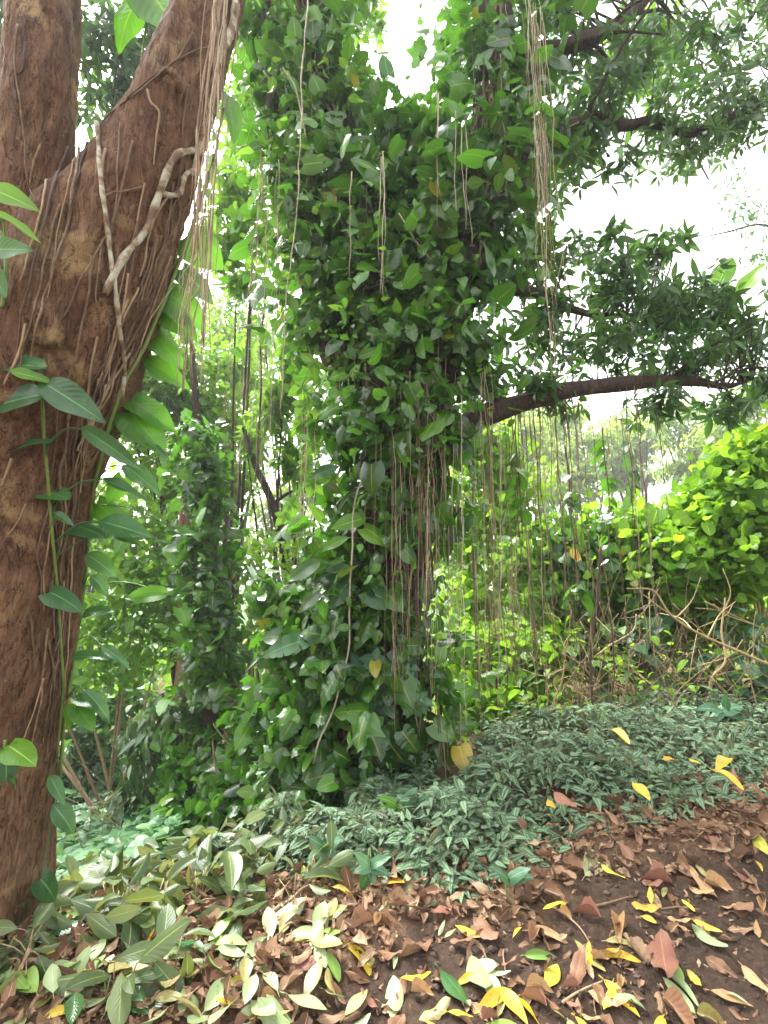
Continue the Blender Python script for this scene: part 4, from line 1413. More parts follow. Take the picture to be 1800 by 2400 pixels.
# drooping silvery shrub at its left
def shrub(name, spec, n, k, sd, Ts, size, mat, label, cat, root, trunk_mat='twig', droop=.6, flat=.6, stems=10, r0=.02, group=None, kind='cloud'):
    C = clumps(spec, n=n)
    root = np.asarray(root, float)
    t = thing(name, root, label, cat, group)
    g = Geo()
    if kind == 'cloud':
        leaf_cloud(g, C, k, sd, Ts, size, droop, flat)
    else:
        whorls(g, C, k, Ts, size, 1.2, droop)
    g.build('foliage' if cat != 'tree' else 'crown', M[mat], t)
    g = Geo()
    ok = C[rng.permutation(len(C))[:stems]]
    for c in ok:
        m = root * .45 + c * .55 + rng.normal(0, .12, 3)
        m[2] = root[2] + (c[2] - root[2]) * .6
        L = np.linalg.norm(c - root)
        tube(g, catmull([root + rng.normal(0, .1, 3) * np.array([1, 1, 0]), m, c], 12), np.linspace(r0 * min(2, .6 + L * .3), .004, 12), 5, rng.random())
    g.build('stem' if cat != 'tree' else 'limb', M[trunk_mat], t)
    return t, C


def gpt(px, d):
    p = at(px, 1400, d)
    p[2] = height(p[0], p[1]) - .05
    return p


shrub('shrub', [(350, 1740, 6.9, 60, 120, .4), (330, 1860, 6.7, 45, 70, .35), (410, 1700, 6.8, 50, 100, .35)], 90, 9, .12, T_LANCE, .17, 'silver', 'shrub with long drooping silvery leaves beside the ivy column', 'shrub', gpt(370, 7.0), droop=1.4, stems=4, r0=.01)
# bare brown trunk and a pale upright lump seen under it
s = skel([(405, 1960, 7.2, .22), (415, 1850, 7.2, .19), (425, 1740, 7.2, .18), (440, 1600, 7.2, .17), (445, 1300, 7.5, .14), (440, 1100, 7.8, .1)], 24)
t = thing('slim_tree', s[0, :3], 'brown trunk seen low between the silvery shrub and ivy column', 'tree')
g = Geo()
tube(g, wobble(s[:, :3], .04, 2, 4), s[:, 3], 12)
g.build('trunk', M['bark'], t)
rk = Geo()
rc = at(378, 1900, 7.0)
V, Fq = ball(rc, .14, 16, (.7, .7, 1.9))
V = np.array([v + np.array(noise.noise_vector(Vector(v * 5))) * .05 for v in V])
rk.add(V, Fq)
tag(rk.build('lump', M['lump'], origin=rc), 'pale upright lump at the foot of the brown trunk', 'lump')

# ================================================================== TREES AND SHRUBS BEHIND, LEFT
shrub('broadleaf_tree', [(420, 900, 10, 110, 130, 1.2), (330, 1000, 9.5, 90, 130, 1.), (500, 1000, 10, 110, 110, 1.), (420, 1130, 9.5, 120, 90, 1.), (560, 880, 11, 80, 90, 1.), (300, 880, 9.5, 70, 70, .8), (540, 1130, 10, 70, 80, .8), (420, 780, 11, 60, 60, .8)],
      520, 17, .22, T_OVATE, .115, 'broad', 'sunlit broad leaved tree behind the forked trunk', 'tree', gpt(480, 9.5), 'bark_dark', .5, .6, 26, .03)
s = skel([(500, 1500, 9.2, .09), (492, 1280, 9.2, .085), (482, 1120, 9.2, .075), (462, 980, 9.2, .065), (452, 860, 9.3, .05), (448, 780, 9.4, .03)], 26)
t = thing('slender_tree', s[0, :3], 'slender reddish trunk with a fork before the sunlit broad leaved tree', 'tree')
g = Geo()
tube(g, wobble(s[:, :3], .04, 2, 9), s[:, 3], 8)
tube(g, catmull([at(478, 1040, 9.2), at(440, 1000, 9.2), at(415, 975, 9.2), at(390, 930, 9.2)], 12), np.linspace(.04, .012, 12), 6)
tube(g, catmull([at(490, 1250, 9.2), at(440, 1150, 9.), at(400, 1080, 9.), at(350, 1050, 8.8)], 12), np.linspace(.035, .01, 12), 6)
g.build('trunk', M['bark_dark'], t)
shrub('mango_tree', [(560, 480, 8.5, 100, 130, 1.), (520, 600, 8.5, 70, 60, .8), (590, 300, 9, 90, 120, 1.), (640, 150, 9, 110, 110, 1.), (560, 60, 9, 90, 90, 1.), (760, 60, 9.5, 120, 80, 1.), (860, 10, 9.5, 60, 40, .8), (820, 170, 9., 50, 60, .8), (560, 660, 8.5, 60, 40, .6), (640, 560, 8.5, 60, 70, .7)],
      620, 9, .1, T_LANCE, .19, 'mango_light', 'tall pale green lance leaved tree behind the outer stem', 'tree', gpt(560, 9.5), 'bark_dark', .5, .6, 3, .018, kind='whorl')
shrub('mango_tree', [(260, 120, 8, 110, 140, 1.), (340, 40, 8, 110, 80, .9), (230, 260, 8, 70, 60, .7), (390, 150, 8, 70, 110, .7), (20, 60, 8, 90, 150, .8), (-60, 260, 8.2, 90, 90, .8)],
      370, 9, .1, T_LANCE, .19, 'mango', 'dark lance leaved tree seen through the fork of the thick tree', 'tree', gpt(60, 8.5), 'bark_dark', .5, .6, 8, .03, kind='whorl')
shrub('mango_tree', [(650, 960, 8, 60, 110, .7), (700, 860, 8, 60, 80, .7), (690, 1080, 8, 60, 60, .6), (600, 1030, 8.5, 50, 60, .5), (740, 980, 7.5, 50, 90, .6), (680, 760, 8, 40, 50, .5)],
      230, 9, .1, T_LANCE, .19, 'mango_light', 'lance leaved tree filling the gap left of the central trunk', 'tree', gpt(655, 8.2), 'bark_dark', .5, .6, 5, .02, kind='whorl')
s = skel([(690, 1500, 8.2, .08), (660, 1260, 8.2, .07), (630, 1160, 8.2, .06), (598, 1090, 8.2, .05), (570, 1000, 8.3, .03)], 20)
t = thing('slender_tree', s[0, :3], 'slanting slender trunk before the pale gap left of the central trunk', 'tree')
g = Geo()
tube(g, wobble(s[:, :3], .03, 3, 2), s[:, 3], 8)
tube(g, catmull([at(640, 1180, 8.2), at(690, 1150, 8.1), at(740, 1160, 8.)], 10), np.linspace(.03, .01, 10), 6)
g.build('trunk', M['bark_dark'], t)
shrub('shrub', [(270, 1230, 8, 110, 110, .8), (330, 1350, 7.6, 120, 110, .8), (240, 1450, 7.6, 80, 110, .7), (380, 1460, 7.6, 80, 110, .7), (280, 1560, 7.6, 120, 70, .7), (420, 1260, 8.2, 70, 90, .7), (170, 1600, 7.6, 60, 60, .6), (90, 1330, 8.4, 110, 130, .8), (-80, 1380, 8.6, 120, 130, .8), (60, 1520, 8, 110, 90, .7)],
      600, 14, .18, T_OVATE, .095, 'broad', 'wide shrub of small glossy leaves behind the forked trunk', 'shrub', gpt(300, 8.0), 'twig', .7, .5, 7, .014)
shrub('shrub', [(600, 1300, 7.6, 60, 110, .5), (650, 1420, 7.4, 60, 90, .5), (600, 1500, 7.4, 60, 80, .5), (690, 1270, 7.4, 40, 80, .4)],
      70, 12, .17, T_OVATE, .095, 'shrub', 'upright green shrub between ivy column and big trunk', 'shrub', gpt(630, 7.6), 'twig', .6, .5, 14, .02)
shrub('shrub', [(200, 1690, 9, 90, 60, .7), (290, 1640, 9, 80, 60, .7), (160, 1790, 9, 50, 50, .5), (240, 1760, 9, 90, 60, .6)],
      150, 11, .16, T_OVATE_FAR, .13, 'mango', 'dim undergrowth shrub at the back of the hollow', 'shrub', gpt(220, 9.3), 'twig', .6, .5, 4, .014)
shrub('feathery_tree', [(530, 830, 22, 80, 90, 2.), (600, 790, 24, 60, 60, 2.), (500, 760, 22, 50, 50, 1.5)], 160, 22, .5, T_LANCE_FAR, .3, 'shrub', 'pale far tree crown in the gap between the two big trunks', 'tree', gpt(540, 24), 'bark_dark', .4, .6, 10, .06)
shrub('feathery_tree', [(560, 690, 14, 70, 60, 1.), (610, 640, 14, 50, 50, .8)], 45, 12, .25, T_LANCE_FAR, .16, 'mango', 'thin dark spray of leaves against the sky between the trunks', 'tree', gpt(700, 14), 'bark_dark', .6, .5, 8, .02)

# ================================================================== SHRUBS RIGHT
def round_shrub(spec, n, label, root, k=20, mat='shrub', size=.085, stems=7):
    spec = spec + [(a[0] + rng.normal(0, a[3] * .8), a[1] - a[4] * (.6 + .5 * rng.random()), a[2], a[3] * .3, a[4] * .35, .25) for a in spec]
    return shrub('shrub', spec, int(n * .68), k, .19, T_ROUND, size, mat, label, 'shrub', root, 'twig_tan', .55, .45, stems, .016)


round_shrub([(1110, 1040, 9, 80, 60, .7), (1190, 1110, 9, 70, 60, .6), (1130, 1120, 9, 70, 90, .7), (1180, 1230, 8.6, 90, 90, .7), (1090, 1260, 8.4, 60, 110, .6), (1230, 1330, 8., 80, 80, .6), (1120, 1400, 8, 90, 80, .6)], 330, 'bright shrub behind the root curtain near the central trunk', gpt(1150, 8.8), mat='shrub')
round_shrub([(1330, 1290, 7.4, 90, 80, .6), (1420, 1250, 7.4, 80, 70, .6), (1380, 1370, 7.2, 110, 80, .6), (1290, 1400, 7.2, 80, 70, .6), (1370, 1480, 7.0, 120, 70, .6), (1290, 1520, 6.9, 90, 70, .5)], 360, 'yellow green round leaved shrub in the middle of the bright thicket', gpt(1380, 7.4), mat='broad')
round_shrub([(1550, 1280, 6.8, 110, 80, .6), (1640, 1220, 6.6, 100, 90, .6), (1540, 1360, 6.6, 110, 60, .6), (1660, 1310, 6.4, 110, 70, .6), (1470, 1290, 7, 70, 60, .5), (1560, 1470, 6.8, 130, 60, .6), (1690, 1440, 6.6, 120, 70, .6)], 440, 'full round leaved shrub right of the thick dark vine stem', gpt(1600, 6.7))
round_shrub([(1750, 1110, 6.2, 80, 90, .5), (1700, 1180, 6.3, 80, 70, .5), (1790, 1230, 6.0, 80, 100, .5), (1760, 1320, 6.0, 90, 60, .5), (1830, 1060, 6.2, 60, 70, .4)], 360, 'tallest round leaved shrub at the right edge', gpt(1790, 6.3))
shrub('shrub', [(1080, 1520, 7, 80, 80, .5), (1180, 1530, 6.8, 90, 90, .5), (1290, 1520, 6.6, 80, 70, .5), (1120, 1640, 6.2, 80, 60, .4), (1250, 1640, 6.2, 80, 50, .4)],
      240, 9, .15, T_OVATE, .12, 'shrub', 'leafy low undergrowth shrub behind the striped ground cover', 'shrub', gpt(1180, 7.0), 'twig', .5, .5, 22, .012)
shrub('shrub', [(1400, 1530, 6.4, 100, 60, .5), (1520, 1510, 6.2, 100, 60, .5), (1620, 1590, 5.8, 100, 60, .4), (1740, 1600, 5.6, 80, 60, .4), (1480, 1640, 5.9, 110, 40, .4), (1720, 1480, 5.8, 90, 50, .4)],
      85, 5, .16, T_ROUND, .13, 'bluegreen', 'sparse twiggy shrub with bluish leaves above the ground cover', 'shrub', gpt(1560, 6.1), 'twig', .6, .8, 40, .012)

# bare branches of the tangle
def bare_branch(pts, r, label, mat='twig_tan', group=None, forks=3):
    P = catmull(np.array([at(*p) for p in pts]), 26)
    P = wobble(P, .03, 3, rng.random() * 50)
    g = Geo()
    r *= .68
    tube(g, P, np.linspace(r, r * .45, 26), 7, rng.random())
    for k in range(forks):
        i = rng.integers(5, 24)
        e = P[i] + rng.normal(0, .25, 3) + UP * .15
        tube(g, catmull([P[i], (P[i] + e) / 2 + rng.normal(0, .04, 3), e], 8), np.linspace(r * .5, .003, 8), 5, rng.random())
    return tag(g.build('bare_branch', M[mat], origin=P[0]), label, 'branch', group)


bare_branch([(1830, 1570, 5.0), (1740, 1530, 5.05), (1640, 1485, 5.1), (1570, 1440, 5.2), (1530, 1385, 5.3), (1470, 1380, 5.3)], .024, 'long tan branch sweeping in from the right edge', forks=4)
bare_branch([(1600, 1710, 5.4), (1660, 1640, 5.3), (1670, 1590, 5.3), (1700, 1550, 5.3), (1690, 1480, 5.4), (1700, 1400, 5.5)], .026, 'crooked pale stem rising from the striped ground cover')
bare_branch([(1395, 1535, 5.2), (1430, 1510, 5.2), (1480, 1480, 5.2), (1490, 1440, 5.3)], .017, 'broken brown branch pointing up beside the dark vine stem', 'twig')
bare_branch([(1285, 1715, 4.9), (1360, 1715, 4.9), (1440, 1722, 4.9), (1465, 1690, 4.9)], .012, 'low pale branch lying just above the ground cover')
bare_branch([(1270, 1740, 5.0), (1310, 1610, 5.1), (1330, 1520, 5.2), (1345, 1430, 5.3)], .014, 'straight pale sapling stem behind the ground cover crest')
bare_branch([(1650, 1410, 5.6), (1740, 1450, 5.5), (1830, 1490, 5.4)], .014, 'pale straight twig crossing the tangle at the right')
TW = 'thin bare twig in the brown tangle above the ground cover'
for k in range(84):
    x = 1270 + 560 * rng.random()
    y = 1730 - 40 * rng.random()
    d = 4.95 + 1.2 * rng.random()
    dx, L = rng.normal(0, 130), 90 + 230 * rng.random()
    bare_branch([(x, y, d), (x + dx * .4 + rng.normal(0, 15), y - L * .5, d + .1), (x + dx, y - L, d + .2 * rng.normal())], .004 + .007 * rng.random(), TW, ('twig', 'twig_tan', 'twig')[k % 3], 'twigs of the tangle', 3)
for k in range(60):
    x = 1010 + 720 * rng.random()
    d = 5.6 + 1.2 * rng.random()
    dx, L = rng.normal(0, 60), 150 + 420 * rng.random()
    bare_branch([(x, 1760, d), (x + dx * .4 + rng.normal(0, 12), 1760 - L * .5, d), (x + dx, 1760 - L, d)], .003 + .005 * rng.random(), 'thin upright stem in the thicket right of the central trunk', ('twig', 'twig_tan')[k % 2], 'stems of the thicket', 2)

# ================================================================== FAR GROWTH
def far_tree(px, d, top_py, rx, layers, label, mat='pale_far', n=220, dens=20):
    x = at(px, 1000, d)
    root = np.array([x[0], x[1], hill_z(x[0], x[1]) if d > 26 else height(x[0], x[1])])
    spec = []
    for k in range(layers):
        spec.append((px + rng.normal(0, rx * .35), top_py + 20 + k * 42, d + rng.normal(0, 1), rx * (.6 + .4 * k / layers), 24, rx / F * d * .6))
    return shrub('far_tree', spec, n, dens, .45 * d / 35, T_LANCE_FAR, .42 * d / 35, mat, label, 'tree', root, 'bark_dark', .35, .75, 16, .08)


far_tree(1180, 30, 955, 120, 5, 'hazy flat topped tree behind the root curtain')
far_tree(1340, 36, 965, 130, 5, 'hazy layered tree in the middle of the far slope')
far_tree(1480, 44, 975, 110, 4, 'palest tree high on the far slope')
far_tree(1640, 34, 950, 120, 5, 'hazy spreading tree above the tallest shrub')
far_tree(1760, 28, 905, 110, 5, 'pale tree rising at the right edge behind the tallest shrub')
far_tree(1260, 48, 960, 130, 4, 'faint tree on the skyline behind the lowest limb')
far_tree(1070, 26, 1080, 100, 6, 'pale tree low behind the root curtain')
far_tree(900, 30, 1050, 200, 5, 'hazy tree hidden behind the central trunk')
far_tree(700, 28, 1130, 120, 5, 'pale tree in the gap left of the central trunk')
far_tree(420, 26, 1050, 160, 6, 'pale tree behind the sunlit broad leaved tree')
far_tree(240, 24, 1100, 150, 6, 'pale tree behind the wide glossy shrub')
# wispy needle branch at the right
s = skel([(1600, 1500, 18, .12), (1850, 900, 17, .1), (1860, 620, 16, .08), (1800, 530, 15, .05), (1700, 545, 15, .03), (1610, 565, 15, .012)], 24)
t = thing('wispy_tree', at(1900, 1450, 17), 'thin wispy grey branch against the white sky at the right', 'tree')
g = Geo()
tube(g, s[6:, :3], s[6:, 3] * .7, 6)
g.build('limb', M['bark_dark'], t)
g = Geo()
C = clumps([(1740, 500, 15, 90, 50, .6), (1780, 590, 15, 70, 50, .5), (1720, 440, 15, 60, 30, .5)], n=80)
leaf_cloud(g, C, 9, .18, T_LANCE_FAR, .12, .9, .4)
g.build('crown', M['mango'], t)
# the mass of woodland far behind everything low down
g = Geo()
n = 10500
x = rng.uniform(-34, 26, n)
y = rng.uniform(13, 24, n)
z = height(x, y) + rng.random(n) ** 1.3 * (2.2 + 1.3 * np.sin(x * .5) + .8 * np.sin(x * 1.3 + y))
P = np.stack([x, y, z], -1)
multi(g, T_OVATE_FAR, P, rdir(n) * np.array([1, 1, .5]) - UP * .4, rdir(n) * .4 + UP * .6, .34 * np.exp(rng.normal(0, .3, n)))
tag(g.build('woodland', M['broad'], origin=(0, 18, 0)), 'solid green wall of far undergrowth behind all the trees', 'woodland', kind='stuff')

# pale ground plants in the hollow at left
g = Geo()
n = 5200
x = rng.uniform(-6.5, -1.9, n)
y = rng.uniform(4.6, 11, n)
z = height(x, y) + rng.random(n) * (.18 + .22 * np.abs(np.sin(x * 1.7 + y * .9)))
multi(g, T_HEART[:2], np.stack([x, y, z], -1), rdir(n) * np.array([1, 1, .3]), rdir(n) * .3 + UP, .12 * np.exp(rng.normal(0, .3, n)))
tag(g.build('undergrowth', M['fern'], origin=(-4, 8, -1)), 'pale green low plants carpeting the hollow at the left', 'undergrowth', kind='stuff')
g = Geo()
n = 7000
x = rng.uniform(-.2, 7, n)
y = rng.uniform(5.2, 12, n)
z = height(x, y) + rng.random(n) ** 1.4 * (.35 + .8 * np.abs(np.sin(x * 2.1 + y)))
multi(g, T_OVATE, np.stack([x, y, z], -1), rdir(n) * np.array([1, 1, .5]), rdir(n) * .5 + UP, .085 * np.exp(rng.normal(0, .35, n)))
tag(g.build('undergrowth', M['shrub'], origin=(3, 8, 0)), 'low green weeds under the bright thicket on the right', 'undergrowth', kind='stuff')
for k in range(7):
    a = (190 + 150 * rng.random(), 1830 + 110 * rng.random())
    d = 5.5 + rng.random()
    bare_branch([(a[0], a[1] + 60, d), (a[0] + rng.normal(0, 30), a[1], d), (a[0] + rng.normal(0, 60), a[1] - 100, d)], .006, 'thin stem leaning over the hollow at the left', 'twig', 'stems over the hollow', 1)

# ================================================================== STRIPED GROUND COVER
g = Geo()
n = 32000
x = rng.uniform(-1.1, 5.6, n)
lo = y_cover(x) + rng.normal(0, .05, n)
dep = np.interp(x, [-1.1, -.4, .3, 1.2, 2.5, 5.6], [.25, .7, 1.6, 2.2, 2.4, 2.4])
y = lo + rng.random(n) ** 1.0 * dep
tt = (y - lo) / dep
mound = .11 + .10 * np.sin(x * 3.1 + 1) * np.sin(y * 4.3) + .07 * np.sin(x * 7.7 + y * 5)
mound = np.clip(mound, .03, .36) * np.clip(tt * 6, .25, 1) + .10 * np.clip(tt * 3, 0, 1)
z = gz(x, y) + mound * (.35 + .65 * rng.random(n))
nn = gnorm(x, y)
P = np.stack([x, y, z], -1)
keep = np.array([noise.noise(Vector((a * 2.6, b * 2.6, 3.))) > -.28 for a, b in zip(x, y)])
P, nn = P[keep], nn[keep]
n = len(P)
D = rdir(n) * np.array([1, 1, .35]) + np.array([0, -.25, -.05])
multi(g, T_TRAD, P, D, nn + rng.normal(0, .45, (n, 3)) + np.array([0, -.2, 0]), .066 * np.exp(np.clip(rng.normal(0, .4, n), -.9, .8)))
tag(g.build('ground_cover', M['trad'], origin=(2, 4, .2)), 'silver striped green ground cover carpeting the bank', 'ground cover', kind='stuff')
COVER_P = P

# ================================================================== LEAF LITTER
g = Geo()
n = 34000
x = rng.uniform(-2.6, 4.8, n)
y = rng.uniform(1.0, 5.2, n)
b = bare(x, y)
ok = (rng.random(n) < (1 - b) * .95 + .20) & (y < y_cover(x) + .35)
x, y = x[ok], y[ok]
n = len(x)
z = gz(x, y) + .004 + .03 * rng.random(n) * (1 - bare(x, y))
nn = gnorm(x, y)
D = rdir(n)
D = D - nn * np.sum(D * nn, 1, keepdims=True) * .8
multi(g, T_CURL, np.stack([x, y, z], -1), D, nn + rng.normal(0, .35, (n, 3)), .047 * np.exp(np.clip(rng.normal(0, .6, n), -1.3, 1.05)))
tag(g.build('leaf_litter', M['litter'], origin=(0, 2.5, 0)), 'brown crumbled dry leaves covering the bank and edge of bare soil', 'leaf litter', kind='stuff')
# soil crumbs
g = Geo()
n = 6500
x = rng.uniform(-.8, 3.6, n)
y = rng.uniform(1.2, 4.2, n)
ok = (bare(x, y) > .5)
x, y = x[ok], y[ok]
BV, BF = ball((0, 0, 0), 1, 4)
for px_, py_ in zip(x, y):
    r = .003 + .015 * rng.random() ** 4.0
    V = BV * r * (1 + rng.normal(0, .3, (len(BV), 1))) * (1 + .35 * rng.normal(0, 1, 3)).clip(.5, 1.6) * np.array([1, 1, .7])
    g.add(V + np.array([px_, py_, float(gz(px_, py_)) + r * .3]), BF, None, rng.random())
M['clod'] = plain_mat('soil crumb', (.04, .027, .02), (.13, .09, .07), 60, .95, .5)
tag(g.build('soil_crumbs', M['clod'], origin=(1, 2.4, 0)), 'dark crumbs of soil strewn on the bare patch', 'soil', kind='stuff')

# ================================================================== FALLEN LEAVES, one by one
FL = [  # x0 y0 x1 y1 shape colour   (from stalk to tip)
    (1404, 2220, 1500, 2240, 'm', 'yellow'), (1228, 2216, 1304, 2227, 'm', 'green'), (1236, 2167, 1328, 2194, 'm', 'tan'), (1418, 2178, 1497, 2205, 'm', 'olive'),
    (1545, 2165, 1565, 2315, 'd', 'reddish brown'), (1619, 2145, 1708, 2224, 'm', 'pale green'), (1620, 2137, 1692, 2170, 'm', 'yellow'), (1735, 2235, 1805, 2325, 'm', 'tan'),
    (1660, 2297, 1763, 2338, 'm', 'tan'), (1413, 2280, 1497, 2350, 'm', 'yellow'), (1435, 2282, 1417, 2358, 'm', 'yellow-green'), (1608, 2255, 1645, 2292, 'd', 'yellow'),
    (1480, 2110, 1553, 2135, 'd', 'orange'), (1503, 2138, 1537, 2152, 'o', 'yellow'), (1170, 2290, 1236, 2383, 'm', 'yellow'), (1188, 2298, 1118, 2357, 'm', 'yellow'),
    (1028, 2255, 1110, 2342, 'o', 'dark green'), (1105, 2220, 1138, 2322, 'o', 'pale green'), (1112, 2235, 1168, 2262, 'o', 'pale green'), (1140, 2262, 1164, 2322, 'o', 'pale green'), (1132, 2252, 1198, 2278, 'm', 'pale green'),
    (1280, 2292, 1304, 2242, 'o', 'yellow'), (1232, 2290, 1298, 2300, 'd', 'tan'), (1370, 2040, 1420, 1988, 'o', 'pale green'), (1407, 2018, 1462, 2056, 'm', 'yellow-green'),
    (1290, 1962, 1306, 1998, 'm', 'orange'), (1305, 1945, 1360, 1998, 'm', 'reddish brown'), (1110, 2135, 1165, 2202, 'd', 'brown'), (1550, 2310, 1637, 2392, 'd', 'brown'), (1630, 2345, 1707, 2382, 'd', 'olive'),
    (1682, 1895, 1754, 1932, 'm', 'yellow'), (1757, 1950, 1805, 2002, 'm', 'yellow-green'), (1600, 2013, 1645, 2052, 'm', 'tan'), (1650, 2045, 1722, 2082, 'd', 'tan'), (1492, 1915, 1531, 1962, 'm', 'yellow'),
    (1565, 1845, 1599, 1879, 'm', 'orange'), (1625, 1856, 1650, 1874, 'o', 'yellow'), (1437, 1770, 1480, 1796, 'm', 'yellow'), (1178, 1893, 1217, 1908, 'm', 'yellow'), (900, 2052, 947, 2098, 'o', 'orange'),
    (985, 2122, 1032, 2073, 'o', 'pale green'), (966, 2127, 956, 2073, 'o', 'pale green'), (950, 2122, 885, 2135, 'o', 'pale green'), (1555, 2222, 1600, 2278, 'o', 'green'), (920, 2368, 926, 2284, 'o', 'pale green'),
    (1330, 2362, 1352, 2410, 'o', 'pale green'), (1345, 2358, 1394, 2408, 'm', 'yellow'), (1405, 2380, 1450, 2405, 'o', 'green'), (1552, 2352, 1534, 2410, 'm', 'yellow'), (1048, 2364, 1110, 2372, 'm', 'yellow'),
    (963, 2308, 1017, 2326, 'd', 'tan'), (978, 2372, 1058, 2344, 'd', 'olive'), (1148, 2380, 1222, 2387, 'o', 'green'), (1035, 2405, 1000, 2385, 'm', 'yellow'),
    (277, 2394, 350, 2280, 'm', 'yellow'), (100, 2402, 167, 2374, 'o', 'yellow'), (812, 2226, 876, 2266, 'o', 'yellow'), (688, 2216, 737, 2199, 'm', 'yellow'), (570, 2268, 628, 2213, 'o', 'pale green'),
    (508, 2268, 574, 2222, 'o', 'green'), (373, 2264, 467, 2244, 'o', 'pale green'), (266, 2332, 324, 2253, 'o', 'pale green'), (313, 2372, 408, 2320, 'o', 'olive'), (430, 2333, 457, 2398, 'o', 'pale green'),
    (478, 2377, 550, 2310, 'o', 'pale green'), (548, 2397, 604, 2350, 'o', 'pale green'), (298, 2382, 393, 2364, 'o', 'dark green'), (178, 2350, 243, 2366, 'o', 'pale green'), (193, 2332, 264, 2253, 'o', 'pale green'),
    (625, 2187, 712, 2143, 'o', 'pale green'), (738, 2166, 814, 2158, 'o', 'green'), (736, 2184, 797, 2207, 'o', 'green'), (468, 2322, 515, 2298, 'd', 'brown'), (90, 2300, 40, 2350, 'o', 'pale green'), (130, 2330, 70, 2372, 'o', 'olive'),
    (60, 2150, 104, 2162, 'o', 'pale green'), (70, 2168, 76, 2222, 'o', 'pale green'), (8, 2322, 28, 2262, 'o', 'pale green'), (64, 2282, 60, 2224, 'o', 'pale green'), (530, 2330, 580, 2300, 'm', 'yellow-green'),
    (640, 2260, 600, 2290, 'd', 'brown'), (690, 2280, 752, 2262, 'd', 'reddish brown'), (760, 2310, 812, 2330, 'd', 'brown'), (880, 2160, 930, 2180, 'd', 'brown'), (1190, 2080, 1240, 2060, 'd', 'brown'), (1060, 2110, 1010, 2140, 'd', 'reddish brown'),
    (1500, 2010, 1450, 1985, 'd', 'brown'), (1660, 1960, 1700, 1990, 'd', 'reddish brown'), (1560, 1935, 1610, 1950, 'm', 'tan'), (1760, 2100, 1720, 2130, 'd', 'brown'), (1340, 2140, 1300, 2120, 'd', 'tan'), (1720, 1850, 1690, 1880, 'm', 'yellow'),
    (820, 2385, 870, 2360, 'o', 'pale green'), (700, 2390, 660, 2405, 'o', 'pale green'), (610, 2330, 660, 2350, 'd', 'tan'), (400, 2290, 440, 2310, 'o', 'yellow-green'), (1780, 2180, 1810, 2205, 'd', 'brown'), (1700, 2390, 1770, 2400, 'd', 'tan'), (1260, 2390, 1300, 2405, 'm', 'yellow'),
    (1470, 2370, 1500, 2398, 'd', 'tan'), (780, 2090, 830, 2105, 'm', 'yellow'), (1700, 2265, 1665, 2240, 'd', 'brown'), (1320, 2320, 1360, 2340, 'd', 'reddish brown')]
HSET = {'m': (H_MANGO, .27), 'o': (H_OBOV, .46), 'd': (H_DRY, .42)}
SHAPE = {'m': 'narrow', 'o': 'rounded', 'd': 'curled dry'}


def zone(p):
    if p[1] > y_cover(p[0]) - .02:
        return 'on the striped ground cover'
    if bare(p[0], p[1]) > .5:
        return 'on the bare dark soil'
    if p[0] < -.75:
        return 'by the forked tree'
    return 'on the brown litter'


info = []
for (x0, y0, x1, y1, sh, colr) in FL:
    a, b = ground_at(x0, y0), ground_at(x1, y1)
    oncov = a[1] > y_cover(a[0]) - .02
    lift = .20 if oncov else .016
    a[2] = gz(a[0], a[1]) + lift
    b[2] = gz(b[0], b[1]) + lift + .015 * rng.random()
    L = np.linalg.norm(b - a)
    if L > .34:
        b = a + (b - a) * .34 / L
    Ts, w = HSET[sh]
    N = gnorm((a[0] + b[0]) / 2, (a[1] + b[1]) / 2) + rng.normal(0, .18, 3) + np.array([0, -.12, 0])
    g = Geo()
    T = Ts[rng.integers(0, len(Ts))]
    L = np.linalg.norm(b - a)
    flip = -1 if (colr == 'pale green' and rng.random() < .3) else 1
    inst(g, T, a, b - a, N * flip, L, L * w / (np.abs(T[0][:, 0]).max() * 2) * (.9 + .25 * rng.random()), rng.random())
    if flip > 0 and sh != 'd':
        tube(g, np.array([a - (b - a) * .14 - UP * .004, a]), .0022, 4)
    o = g.build('fallen_leaf', M['f_' + colr], origin=a)
    info.append((o, (SHAPE[sh], colr, zone(a)), x0 + x1, L))
from collections import defaultdict
cl = defaultdict(list)
for o, key, xx, L in info:
    cl[key].append((xx, o, L))
ORD = ['leftmost', 'second from the left', 'third from the left', 'fourth from the left', 'fifth from the left', 'sixth from the left', 'seventh from the left', 'eighth from the left', 'ninth from the left', 'tenth from the left', 'eleventh from the left', 'twelfth from the left', 'thirteenth from the left', 'fourteenth from the left', 'fifteenth from the left', 'sixteenth from the left', 'seventeenth from the left', 'eighteenth from the left', 'nineteenth from the left', 'twentieth from the left']
for key, lst in cl.items():
    lst.sort(key=lambda q: q[0])
    for i, (xx, o, L) in enumerate(lst):
        s = '%s %s fallen leaf %s' % (key[0], key[1], key[2])
        if len(lst) > 1:
            s += ', ' + ('rightmost' if i == len(lst) - 1 else ORD[i].replace('from the', 'such from')) 
        tag(o, s, 'leaf', 'fallen leaves on the bank')

